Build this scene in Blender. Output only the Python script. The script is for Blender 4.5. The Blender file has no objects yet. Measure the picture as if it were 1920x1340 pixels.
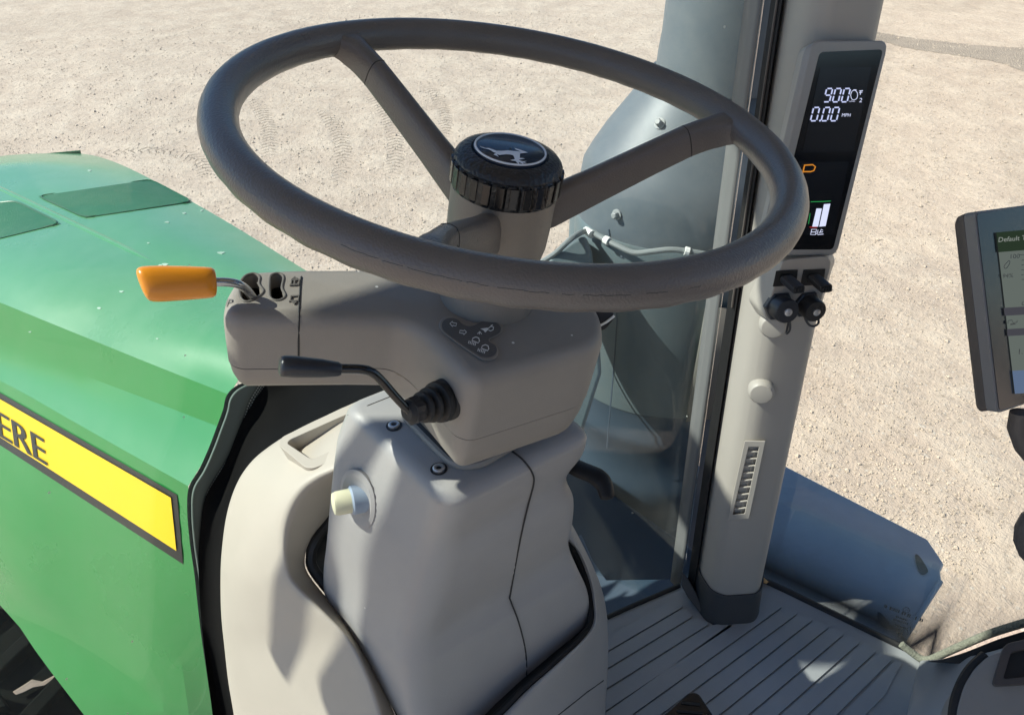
import bpy, bmesh, math, random
from mathutils import Vector, Matrix
from mathutils.bvhtree import BVHTree
random.seed(7)
PI = math.pi
scn = bpy.context.scene
COL = scn.collection

# ------------------------------------------------------------------ camera
W, H, F = 1920.0, 1340.0, 1450.0
PITCH = math.radians(36)
CAM = Vector((0, 0, 3.0))
RT = Vector((1, 0, 0))
FW = Vector((0, math.cos(PITCH), -math.sin(PITCH)))
UP = Vector((0, math.sin(PITCH), math.cos(PITCH)))
cd = bpy.data.cameras.new('camera')
cam = bpy.data.objects.new('camera', cd)
COL.objects.link(cam)
cam.location = CAM
cam.rotation_euler = (PI / 2 - PITCH, 0, 0)
cd.sensor_fit = 'HORIZONTAL'
cd.sensor_width = 36
cd.lens = 36 * F / W
cd.clip_start = 0.02
cd.clip_end = 2000
scn.camera = cam


def ray(px, py):
    return FW + RT * ((px - W / 2) / F) + UP * ((H / 2 - py) / F)


def P(px, py, d):
    return CAM + ray(px, py) * d


def PZ(px, py, z):
    r = ray(px, py)
    return CAM + r * (z / r.z)


class Plane:
    def __init__(s, p0, n):
        s.p0 = Vector(p0)
        s.n = Vector(n).normalized()
        if s.n.dot(CAM - s.p0) < 0:
            s.n = -s.n

    def __call__(s, px, py, off=0.0):
        r = ray(px, py)
        p0 = s.p0 + s.n * off
        return CAM + r * ((p0 - CAM).dot(s.n) / r.dot(s.n))


def plane3(a, b, c):
    return Plane(a, (b - a).cross(c - a))


# tractor axes in the ground plane (the camera looks across the tractor)
HA = math.radians(44)
FWD = Vector((-math.sin(HA), math.cos(HA), 0))
RGT = Vector((math.cos(HA), math.sin(HA), 0))


def TR(r, f, z):
    return CAM + RGT * r + FWD * f + Vector((0, 0, z))


# ------------------------------------------------------------------ helpers
def thing(name, label, cat, loc, group=None):
    o = bpy.data.objects.new(name, None)
    o.empty_display_size = 0.05
    o.location = loc
    COL.objects.link(o)
    o['label'] = label
    o['category'] = cat
    if group:
        o['group'] = group
    return o


def root_of(o):
    while o.parent is not None:
        o = o.parent
    return o


class MB:
    def __init__(s):
        s.v = []
        s.f = []

    def add(s, vs, fs):
        k = len(s.v)
        s.v += [Vector(v) for v in vs]
        s.f += [tuple(i + k for i in f) for f in fs]
        return s

    def grid(s, rows, closed=False):
        n = len(rows[0])
        fs = []
        for i in range(len(rows) - 1):
            for j in range(n if closed else n - 1):
                a, b = i * n + j, i * n + (j + 1) % n
                fs.append((a, b, b + n, a + n))
        return s.add([p for r in rows for p in r], fs)

    def loft(s, rings, cap0=True, cap1=True):
        n = len(rings[0])
        fs = []
        for i in range(len(rings) - 1):
            for j in range(n):
                a, b = i * n + j, i * n + (j + 1) % n
                fs.append((a, b, b + n, a + n))
        if cap0:
            fs.append(tuple(reversed(range(n))))
        if cap1:
            fs.append(tuple(range((len(rings) - 1) * n, len(rings) * n)))
        return s.add([p for r in rings for p in r], fs)

    def prism(s, outline, vec):
        vec = Vector(vec)
        return s.loft([[p + vec for p in outline], list(outline)])

    def box(s, c, x, y, z):
        c, x, y, z = map(Vector, (c, x, y, z))
        vs = [c + x * i + y * j + z * k for k in (-1, 1) for j in (-1, 1) for i in (-1, 1)]
        return s.add(vs, [(0, 2, 3, 1), (4, 5, 7, 6), (0, 1, 5, 4), (2, 6, 7, 3), (0, 4, 6, 2), (1, 3, 7, 5)])

    def tube(s, path, rad, n=12, closed=False, caps=True, flat=1.0, flatdir=None):
        path = [Vector(p) for p in path]
        m = len(path)
        if not isinstance(rad, (list, tuple)):
            rad = [rad] * m
        T = []
        for i in range(m):
            a = path[(i - 1) % m] if (closed or i > 0) else path[i]
            b = path[(i + 1) % m] if (closed or i < m - 1) else path[i]
            T.append((b - a).normalized())
        ref = flatdir if flatdir is not None else (Vector((0, 0, 1)) if abs(T[0].z) < .9 else Vector((1, 0, 0)))
        N = (ref - T[0] * ref.dot(T[0])).normalized()
        rings = []
        for i in range(m):
            N = (N - T[i] * N.dot(T[i])).normalized()
            B = T[i].cross(N)
            rings.append([path[i] + (N * math.cos(2 * PI * k / n) * flat + B * math.sin(2 * PI * k / n)) * rad[i] for k in range(n)])
        if closed:
            rings.append(rings[0])
            return s.loft(rings, False, False)
        return s.loft(rings, caps, caps)

    def lathe(s, prof, o, axis, n=32, cap0=True, cap1=True, ref=None, mod=None):
        axis = Vector(axis).normalized()
        ref = ref or (Vector((0, 1, 0)) if abs(axis.y) < .9 else Vector((1, 0, 0)))
        a = (ref - axis * ref.dot(axis)).normalized()
        b = axis.cross(a)
        rings = []
        for (h, r) in prof:
            ring = []
            for k in range(n):
                t = 2 * PI * k / n
                rr = r * (mod(t, h) if mod else 1)
                ring.append(Vector(o) + axis * h + (a * math.cos(t) + b * math.sin(t)) * rr)
            rings.append(ring)
        return s.loft(rings, cap0, cap1)

    def build(s, name, mat, parent=None, bevel=0, seg=3, sub=0, smooth=True, angle=35, solid=0, solid_off=-1, origin=None):
        base = root_of(parent).location if parent is not None else (origin if origin is not None else Vector((0, 0, 0)))
        me = bpy.data.meshes.new(name)
        me.from_pydata([tuple(v - base) for v in s.v], [], s.f)
        me.validate()
        bm = bmesh.new()
        bm.from_mesh(me)
        bmesh.ops.recalc_face_normals(bm, faces=bm.faces)
        bm.to_mesh(me)
        bm.free()
        if smooth:
            me.polygons.foreach_set('use_smooth', [True] * len(me.polygons))
            if not bevel and not sub:
                me.set_sharp_from_angle(angle=math.radians(angle))
        me.materials.append(mat)
        o = bpy.data.objects.new(name, me)
        COL.objects.link(o)
        if parent is not None:
            o.parent = parent
        else:
            o.location = base
        if solid:
            m = o.modifiers.new('solid', 'SOLIDIFY')
            m.thickness = solid
            m.offset = solid_off
        if bevel:
            m = o.modifiers.new('bevel', 'BEVEL')
            m.width = bevel
            m.segments = seg
            m.limit_method = 'ANGLE'
            m.angle_limit = math.radians(30)
            m.harden_normals = True
        if sub:
            m = o.modifiers.new('sub', 'SUBSURF')
            m.levels = sub
            m.render_levels = sub
        return o


def tag(o, label, cat, group=None):
    o['label'] = label
    o['category'] = cat
    if group:
        o['group'] = group
    return o


def structure(o):
    o['kind'] = 'structure'
    return o


def boolean_cut(o, mb):
    bpy.context.view_layer.update()
    base = root_of(o).location
    me = bpy.data.meshes.new('cut')
    me.from_pydata([tuple(v) for v in mb.v], [], mb.f)
    bm = bmesh.new(); bm.from_mesh(me); bmesh.ops.recalc_face_normals(bm, faces=bm.faces); bm.to_mesh(me); bm.free()
    c = bpy.data.objects.new('cut', me)
    COL.objects.link(c)
    m = o.modifiers.new('b', 'BOOLEAN')
    m.object = c
    m.operation = 'DIFFERENCE'
    m.solver = 'EXACT'
    bpy.context.view_layer.update()
    dg = bpy.context.evaluated_depsgraph_get()
    nm = bpy.data.meshes.new_from_object(o.evaluated_get(dg))
    o.modifiers.clear()
    old = o.data
    o.data = nm
    nm.name = o.name
    bpy.data.objects.remove(c)
    bpy.data.meshes.remove(me)
    bpy.data.meshes.remove(old)
    nm.set_sharp_from_angle(angle=math.radians(35))


class Surf:
    """lets marks be laid on the real surface of an object already built"""
    def __init__(s, *objs):
        bpy.context.view_layer.update()
        dg = bpy.context.evaluated_depsgraph_get()
        vs, fs = [], []
        for o in objs:
            ev = o.evaluated_get(dg)
            me = ev.to_mesh()
            k = len(vs)
            vs += [o.matrix_world @ v.co for v in me.vertices]
            fs += [tuple(i + k for i in p.vertices) for p in me.polygons]
            ev.to_mesh_clear()
        s.t = BVHTree.FromPolygons(vs, fs)
        s.last = 1.0

    def hit(s, px, py):
        r = ray(px, py).normalized()
        loc, n, i, d = s.t.ray_cast(CAM, r)
        return loc, n

    def far(s, px, py, off):
        p = s(px, py, 0)
        return p + (p - CAM).normalized() * off

    def __call__(s, px, py, off=0.0):
        loc, n = s.hit(px, py)
        rr = ray(px, py)
        if loc is None:
            return CAM + rr * s.last
        if n.dot(CAM - loc) < 0:
            n = -n
        s.last = (loc - CAM).dot(FW)
        return loc + n * off


def resample(pts, n):
    pts = [Vector(p) for p in pts]
    L = [0]
    for a, b in zip(pts, pts[1:]):
        L.append(L[-1] + (b - a).length)
    out = []
    for i in range(n):
        t = L[-1] * i / (n - 1)
        k = 0
        while k < len(L) - 2 and L[k + 1] < t:
            k += 1
        u = (t - L[k]) / max(1e-9, L[k + 1] - L[k])
        out.append(pts[k].lerp(pts[k + 1], u))
    return out


def spline(pts, n, closed=False):
    """Catmull-Rom through points"""
    pts = [Vector(p) for p in pts]
    m = len(pts)
    out = []
    segs = m if closed else m - 1
    for i in range(segs):
        if closed:
            p0, p1, p2, p3 = pts[(i - 1) % m], pts[i], pts[(i + 1) % m], pts[(i + 2) % m]
        else:
            p0, p1, p2, p3 = pts[max(0, i - 1)], pts[i], pts[i + 1], pts[min(m - 1, i + 2)]
        for k in range(n):
            t = k / n
            out.append(0.5 * ((2 * p1) + (p2 - p0) * t + (2 * p0 - 5 * p1 + 4 * p2 - p3) * t * t + (3 * p1 - p0 - 3 * p2 + p3) * t ** 3))
    if not closed:
        out.append(pts[-1])
    return out


def rounded(pts, rad, n=5):
    """round the corners of a closed polygon"""
    pts = [Vector(p) for p in pts]
    m = len(pts)
    if not isinstance(rad, (list, tuple)):
        rad = [rad] * m
    out = []
    for i in range(m):
        a, b, c = pts[i - 1], pts[i], pts[(i + 1) % m]
        u, v = (a - b), (c - b)
        r = min(rad[i], u.length * .48, v.length * .48)
        p, q = b + u.normalized() * r, b + v.normalized() * r
        for k in range(n + 1):
            t = k / n
            out.append(p.lerp(b, t).lerp(b.lerp(q, t), t))
    return out


def v2(pts):
    return [Vector((p[0], p[1], 0)) for p in pts]


def smooth2(pts, n=4, closed=True):
    return [(p.x, p.y) for p in spline(v2(pts), n, closed)]


def stroke(mb, pf, pts, w, off, h=.0006, closed=False):
    """a raised ribbon drawn on a surface pf along picture points; w in picture pixels"""
    pts = v2(pts)
    m = len(pts)
    L, R = [], []
    for i in range(m):
        a = pts[(i - 1) % m] if (closed or i > 0) else pts[i]
        b = pts[(i + 1) % m] if (closed or i < m - 1) else pts[i]
        t = (b - a).normalized()
        nrm = Vector((-t.y, t.x, 0)) * w / 2
        L.append(pts[i] + nrm)
        R.append(pts[i] - nrm)
    rings = []
    for l, r in zip(L, R):
        rings.append([pf(l.x, l.y, off), pf(r.x, r.y, off), pf(r.x, r.y, off - h), pf(l.x, l.y, off - h)])
    if closed:
        rings.append(rings[0])
    mb.loft(rings, not closed, not closed)
    return mb


def slab(mb, pf, pts, off, h):
    return mb.loft([[pf(x, y, off - h) for x, y in pts], [pf(x, y, off) for x, y in pts]])


def text_mb(mb, body, pf, o, xv, yv, off, align='LEFT'):
    """letters laid on a surface: o = picture point of the baseline start, xv / yv = picture vectors of one cap height"""
    cu = bpy.data.curves.new('t', 'FONT')
    cu.body = body
    cu.align_x = align
    cu.size = 1.0
    cu.resolution_u = 3
    ob = bpy.data.objects.new('t', cu)
    COL.objects.link(ob)
    bpy.context.view_layer.update()
    dg = bpy.context.evaluated_depsgraph_get()
    me = bpy.data.meshes.new_from_object(ob.evaluated_get(dg))
    k = 1 / 0.7
    vs = []
    for v in me.vertices:
        x, y = v.co.x * k, v.co.y * k
        vs.append(pf(o[0] + xv[0] * x + yv[0] * y, o[1] + xv[1] * x + yv[1] * y, off))
    mb.add(vs, [tuple(p.vertices) for p in me.polygons])
    bpy.data.objects.remove(ob)
    bpy.data.curves.remove(cu)
    bpy.data.meshes.remove(me)
    return mb


# ------------------------------------------------------------------ materials
def newmat(name):
    m = bpy.data.materials.new(name)
    m.use_nodes = True
    nt = m.node_tree
    nt.nodes.clear()
    out = nt.nodes.new('ShaderNodeOutputMaterial')
    return m, nt, out


def N(nt, t, **kw):
    n = nt.nodes.new(t)
    for k, v in kw.items():
        if k in n.inputs:
            n.inputs[k].default_value = v
        else:
            setattr(n, k, v)
    return n


def ramp(nt, src, stops):
    r = nt.nodes.new('ShaderNodeValToRGB')
    nt.links.new(src, r.inputs[0])
    e = r.color_ramp.elements
    while len(e) < len(stops):
        e.new(.5)
    for el, (p, c) in zip(e, stops):
        el.position = p
        el.color = (*c, 1) if len(c) == 3 else c
    return r.outputs[0]


def mixc(nt, fac, a, b):
    n = nt.nodes.new('ShaderNodeMix')
    n.data_type = 'RGBA'
    for k, s in ((0, fac), (6, a), (7, b)):
        if hasattr(s, 'links'):
            nt.links.new(s, n.inputs[k])
        elif k == 0:
            n.inputs[k].default_value = s
        else:
            n.inputs[k].default_value = (*s, 1)
    return n.outputs[2]


def maths(nt, op, a, b=None, clamp=False):
    n = nt.nodes.new('ShaderNodeMath')
    n.operation = op
    n.use_clamp = clamp
    for k, s in ((0, a), (1, b)):
        if s is None:
            continue
        if hasattr(s, 'links'):
            nt.links.new(s, n.inputs[k])
        else:
            n.inputs[k].default_value = s
    return n.outputs[0]


def surface(name, col, rough=.5, metal=0, grain=0, gscale=600, var=.08, vscale=6, dust=0, dustcol=(.5, .46, .4), specks=0,
            coat=0, bumpdist=.0006, spec=.5, updust_sheen=0, speckscale=90):
    m, nt, out = newmat(name)
    tc = N(nt, 'ShaderNodeTexCoord').outputs['Object']
    b = N(nt, 'ShaderNodeBsdfPrincipled', Metallic=metal)
    b.inputs['Specular IOR Level'].default_value = spec
    b.inputs['Coat Weight'].default_value = coat
    b.inputs['Coat Roughness'].default_value = .08
    nz = N(nt, 'ShaderNodeTexNoise', Scale=vscale, Detail=6, Roughness=.6)
    nt.links.new(tc, nz.inputs['Vector'])
    lo = tuple(c * (1 - var) for c in col)
    hi = tuple(min(1, c * (1 + var)) for c in col)
    c = ramp(nt, nz.outputs['Fac'], [(.3, lo), (.7, hi)])
    if dust:
        n2 = N(nt, 'ShaderNodeTexNoise', Scale=vscale * 5, Detail=10, Roughness=.75)
        nt.links.new(tc, n2.inputs['Vector'])
        f = ramp(nt, n2.outputs['Fac'], [(.42, (0, 0, 0)), (.8, (dust,) * 3)])
        c = mixc(nt, f, c, dustcol)
    if updust_sheen:  # upward faces paler: settled dust and sky reflection both in the colour
        g = N(nt, 'ShaderNodeNewGeometry')
        sx = N(nt, 'ShaderNodeSeparateXYZ')
        nt.links.new(g.outputs['Normal'], sx.inputs[0])
        n3 = N(nt, 'ShaderNodeTexNoise', Scale=9, Detail=9, Roughness=.7)
        nt.links.new(tc, n3.inputs['Vector'])
        f = maths(nt, 'MULTIPLY', ramp(nt, sx.outputs[2], [(.45, (0, 0, 0)), (.95, (updust_sheen,) * 3)]), maths(nt, 'ADD', n3.outputs['Fac'], .35), True)
        c = mixc(nt, f, c, dustcol)
    if specks:
        vo = N(nt, 'ShaderNodeTexVoronoi', Scale=speckscale)
        nt.links.new(tc, vo.inputs['Vector'])
        wn = N(nt, 'ShaderNodeTexWhiteNoise')
        nt.links.new(vo.outputs['Position'], wn.inputs['Vector'])
        keep = maths(nt, 'GREATER_THAN', wn.outputs['Value'], 1 - specks)
        near = maths(nt, 'LESS_THAN', vo.outputs['Distance'], .11)
        c = mixc(nt, maths(nt, 'MULTIPLY', keep, near), c, (.75, .72, .66))
    nt.links.new(c, b.inputs['Base Color'])
    rr = ramp(nt, nz.outputs['Fac'], [(.3, (max(0, rough - .07),) * 3), (.7, (min(1, rough + .07),) * 3)])
    nt.links.new(rr, b.inputs['Roughness'])
    if grain:
        vo = N(nt, 'ShaderNodeTexVoronoi', Scale=gscale)
        vo.feature = 'SMOOTH_F1'
        n4 = N(nt, 'ShaderNodeTexNoise', Scale=gscale * .8, Detail=3)
        nt.links.new(tc, vo.inputs['Vector'])
        nt.links.new(tc, n4.inputs['Vector'])
        bm = N(nt, 'ShaderNodeBump', Strength=grain, Distance=bumpdist)
        nt.links.new(maths(nt, 'ADD', vo.outputs['Distance'], n4.outputs['Fac']), bm.inputs['Height'])
        nt.links.new(bm.outputs[0], b.inputs['Normal'])
        if coat:
            pass
    nt.links.new(b.outputs[0], out.inputs[0])
    return m


def emitter(name, col, strength=1.0):
    m, nt, out = newmat(name)
    e = N(nt, 'ShaderNodeEmission', Color=(*col, 1), Strength=strength)
    nt.links.new(e.outputs[0], out.inputs[0])
    return m


def glassmat(name, tint=(.93, .96, .95), dust=.05, specks=.02, refl=1.0):
    m, nt, out = newmat(name)
    tc = N(nt, 'ShaderNodeTexCoord').outputs['Object']
    tr = N(nt, 'ShaderNodeBsdfTransparent', Color=(*tint, 1))
    gl = N(nt, 'ShaderNodeBsdfGlossy', Roughness=.015)
    lw = N(nt, 'ShaderNodeLayerWeight', Blend=.5)
    f5 = maths(nt, 'POWER', lw.outputs['Facing'], 5.0)
    fr = maths(nt, 'MULTIPLY', maths(nt, 'ADD', maths(nt, 'MULTIPLY', f5, .96), .04), refl, True)
    mx = N(nt, 'ShaderNodeMixShader')
    nt.links.new(fr, mx.inputs[0])
    nt.links.new(tr.outputs[0], mx.inputs[1])
    nt.links.new(gl.outputs[0], mx.inputs[2])
    df = N(nt, 'ShaderNodeBsdfDiffuse', Color=(.6, .58, .52, 1))
    nz = N(nt, 'ShaderNodeTexNoise', Scale=5, Detail=8, Roughness=.7)
    mp = N(nt, 'ShaderNodeMapping')
    mp.inputs['Scale'].default_value = (1, 1, .35)
    nt.links.new(tc, mp.inputs[0])
    nt.links.new(mp.outputs[0], nz.inputs['Vector'])
    d = ramp(nt, nz.outputs['Fac'], [(.4, (dust * .3,) * 3), (.75, (dust,) * 3)])
    vo = N(nt, 'ShaderNodeTexVoronoi', Scale=55)
    nt.links.new(tc, vo.inputs['Vector'])
    wn = N(nt, 'ShaderNodeTexWhiteNoise')
    nt.links.new(vo.outputs['Position'], wn.inputs['Vector'])
    keep = maths(nt, 'GREATER_THAN', wn.outputs['Value'], 1 - specks)
    near = maths(nt, 'LESS_THAN', vo.outputs['Distance'], .1)
    d2 = maths(nt, 'MAXIMUM', d, maths(nt, 'MULTIPLY', maths(nt, 'MULTIPLY', keep, near), .6))
    m2 = N(nt, 'ShaderNodeMixShader')
    nt.links.new(d2, m2.inputs[0])
    nt.links.new(mx.outputs[0], m2.inputs[1])
    nt.links.new(df.outputs[0], m2.inputs[2])
    nt.links.new(m2.outputs[0], out.inputs[0])
    return m


M = {}
M['rim'] = surface('rim_leather', (.128, .115, .106), .33, grain=.4, gscale=800, var=.07, vscale=14, spec=.45)
M['hubplastic'] = surface('hub_plastic', (.195, .175, .150), .5, grain=.3, gscale=800, var=.05, vscale=15)
M['taupe'] = surface('taupe_plastic', (.245, .222, .194), .5, grain=.16, gscale=1100, var=.05, vscale=10, dust=.05, specks=.05)
M['taupe_dark'] = surface('taupe_dark_trim', (.12, .108, .094), .55, grain=.2, gscale=900)  # darker taupe for the neck, gate rims and raised marks
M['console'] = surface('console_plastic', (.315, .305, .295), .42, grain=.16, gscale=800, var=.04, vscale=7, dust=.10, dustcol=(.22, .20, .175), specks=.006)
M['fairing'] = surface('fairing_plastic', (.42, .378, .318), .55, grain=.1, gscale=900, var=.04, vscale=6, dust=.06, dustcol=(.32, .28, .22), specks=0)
M['post'] = surface('post_plastic', (.36, .335, .30), .5, grain=.08, gscale=1200, var=.03, vscale=5)
M['post_grey'] = surface('post_grey_plastic', (.22, .21, .19), .5, grain=.1, gscale=900)
M['black'] = surface('black_plastic', (.018, .018, .019), .45, grain=.3, gscale=900)
M['rubber'] = surface('black_rubber', (.014, .014, .014), .6, grain=.2, gscale=500)
M['gloss_black'] = surface('gloss_black', (.012, .012, .013), .18)
M['capblack'] = surface('cap_black', (.016, .017, .019), .34, grain=.9, gscale=420, bumpdist=.0009)
M['emblem'] = surface('emblem_navy', (.02, .03, .05), .16)
M['silver'] = surface('emblem_silver', (.75, .8, .86), .35, metal=0)
M['steel'] = surface('steel', (.45, .45, .45), .28, metal=1)
M['zinc'] = surface('zinc', (.55, .55, .55), .38, metal=.8)
M['boltgrey'] = surface('bolt_grey', (.30, .32, .32), .5)
M['orange'] = surface('orange_knob', (.72, .255, .012), .33, var=.04, vscale=12, coat=.2)
M['grip'] = surface('grip_black', (.022, .025, .032), .38, grain=.2, gscale=700)
M['green'] = surface('green_paint', (.012, .215, .042), .30, var=.06, vscale=3, coat=.5, dust=.03, dustcol=(.42, .58, .47), updust_sheen=.22, specks=0, speckscale=45)
M['greenmesh'] = surface('green_mesh', (.010, .125, .048), .5, grain=.6, gscale=400, bumpdist=.001, dust=.12, dustcol=(.2, .35, .24))
M['yellow'] = surface('yellow_decal', (.86, .55, .010), .4, var=.02, grain=.06, gscale=250)
M['decalblack'] = surface('decal_black', (.022, .022, .02), .45)
M['cream'] = surface('cream_button', (.60, .58, .40), .45)
M['blueband'] = surface('blue_grey_ring', (.26, .32, .40), .5)
M['mat'] = surface('floor_rubber', (.30, .315, .325), .45, grain=.25, gscale=700, var=.1, vscale=5, dust=.12, dustcol=(.3, .28, .25), specks=.012, speckscale=60)
M['mat_groove'] = surface('floor_groove', (.05, .052, .055), .6)
M['casing'] = surface('casing_grey', (.105, .145, .160), .42, metal=.1, var=.12, vscale=4, dust=.3, dustcol=(.19, .2, .185), specks=.01, speckscale=30)
M['casing_shield'] = surface('casing_shield', (.14, .14, .125), .5, metal=.1, var=.1, vscale=4, dust=.3, dustcol=(.2, .19, .165))
M['stackpaint'] = surface('stack_grey', (.10, .125, .145), .5, metal=.05, var=.08, vscale=4, dust=.15, dustcol=(.34, .34, .32))
M['darkpart'] = surface('dark_shade_blue', (.03, .052, .08), .5, dust=.1, dustcol=(.05, .055, .06))  # dark lower exhaust parts, with the hood's shade put into the colour
M['hose'] = surface('hose_grey', (.18, .20, .20), .5)
M['plate'] = surface('plate_grey', (.42, .45, .47), .45, var=.12, vscale=4, dust=.2, dustcol=(.25, .24, .22), specks=.012, speckscale=50)
M['tyre'] = surface('tyre_rubber', (.006, .0075, .006), .9, spec=.08)
M['case'] = surface('display_case', (.30, .295, .28), .4, grain=.1, gscale=900)
M['screen'] = surface('screen_black', (.008, .009, .011), .13)
M['screen2'] = surface('screen_panel', (.012, .014, .018), .2)
M['lit'] = emitter('lit_digits', (.62, .68, 1.0), .55)
M['litwhite'] = emitter('lit_white', (.72, .76, 1.0), .6)
M['litorange'] = emitter('lit_orange', (1.0, .38, .05), .35)
M['litgreen'] = emitter('lit_green', (.05, .6, .15), .3)
M['litred'] = emitter('lit_red', (.9, .05, .05), .3)
M['lcd'] = emitter('lcd_page', (.34, .40, .36), .21)
M['lcdhead'] = emitter('lcd_head', (.06, .10, .06), .22)
M['lcdgrey'] = emitter('lcd_grey', (.10, .10, .12), .35)
M['lcdblue'] = emitter('lcd_blue', (.22, .32, .52), .28)
M['lcdtext'] = emitter('lcd_text', (.62, .68, .62), .26)
M['ink'] = surface('ink_black', (.012, .014, .016), .5)
M['iconwhite'] = surface('icon_white', (.8, .8, .76), .5)
M['iconplate'] = surface('icon_plate', (.105, .10, .095), .4, grain=.15, gscale=700)
M['navy'] = surface('bezel_navy', (.014, .018, .028), .2)
M['monitor_grey'] = surface('monitor_grey', (.17, .165, .165), .45, grain=.15, gscale=900)
M['monitor_brown'] = surface('monitor_brown', (.085, .072, .065), .5, grain=.2, gscale=900)
M['piping'] = surface('woven_piping', (.20, .205, .16), .8, grain=.9, gscale=420, bumpdist=.0012, var=.3, vscale=300)
M['glass'] = glassmat('cab_glass', tint=(.90, .95, .96), dust=.04, specks=.02, refl=.55)  # dust film raised to carry the pane's hazy reflection as well
M['sideglass'] = glassmat('side_glass', dust=.015, specks=.006)
M['rooftrim'] = surface('roof_trim', (.36, .34, .31), .7)
M['leaf'] = surface('dry_leaf', (.52, .27, .09), .7, var=.25, vscale=60)
M['straw'] = surface('straw', (.62, .47, .36), .7, var=.2, vscale=40)


def frit_mat():
    m, nt, out = newmat('frit_dots')
    uv = N(nt, 'ShaderNodeUVMap')
    b = N(nt, 'ShaderNodeBsdfPrincipled', Roughness=.35)
    b.inputs['Base Color'].default_value = (.03, .036, .036, 1)
    tr = N(nt, 'ShaderNodeBsdfTransparent')
    sp = N(nt, 'ShaderNodeSeparateXYZ')
    nt.links.new(uv.outputs[0], sp.inputs[0])
    # staggered round dots
    u = maths(nt, 'MULTIPLY', sp.outputs[0], 1.0)
    v = sp.outputs[1]
    row = maths(nt, 'FLOOR', u)
    sh = maths(nt, 'MULTIPLY', maths(nt, 'MODULO', row, 2.0), .5)
    fu = maths(nt, 'SUBTRACT', maths(nt, 'FRACT', u), .5)
    fv = maths(nt, 'SUBTRACT', maths(nt, 'FRACT', maths(nt, 'ADD', v, sh)), .5)
    d = maths(nt, 'SQRT', maths(nt, 'ADD', maths(nt, 'MULTIPLY', fu, fu), maths(nt, 'MULTIPLY', fv, fv)))
    hole = maths(nt, 'MAXIMUM', maths(nt, 'GREATER_THAN', d, .33), maths(nt, 'LESS_THAN', u, 3.0))
    edge = ramp(nt, maths(nt, 'DIVIDE', u, 7.0), [(.0, (.13, .155, .14)), (.36, (.10, .115, .10)), (.47, (.012, .013, .013)), (1, (.008, .009, .009))])
    nt.links.new(mixc(nt, hole, (.34, .37, .34), edge), b.inputs['Base Color'])
    nt.links.new(b.outputs[0], out.inputs[0])
    return m


M['frit'] = frit_mat()


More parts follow.
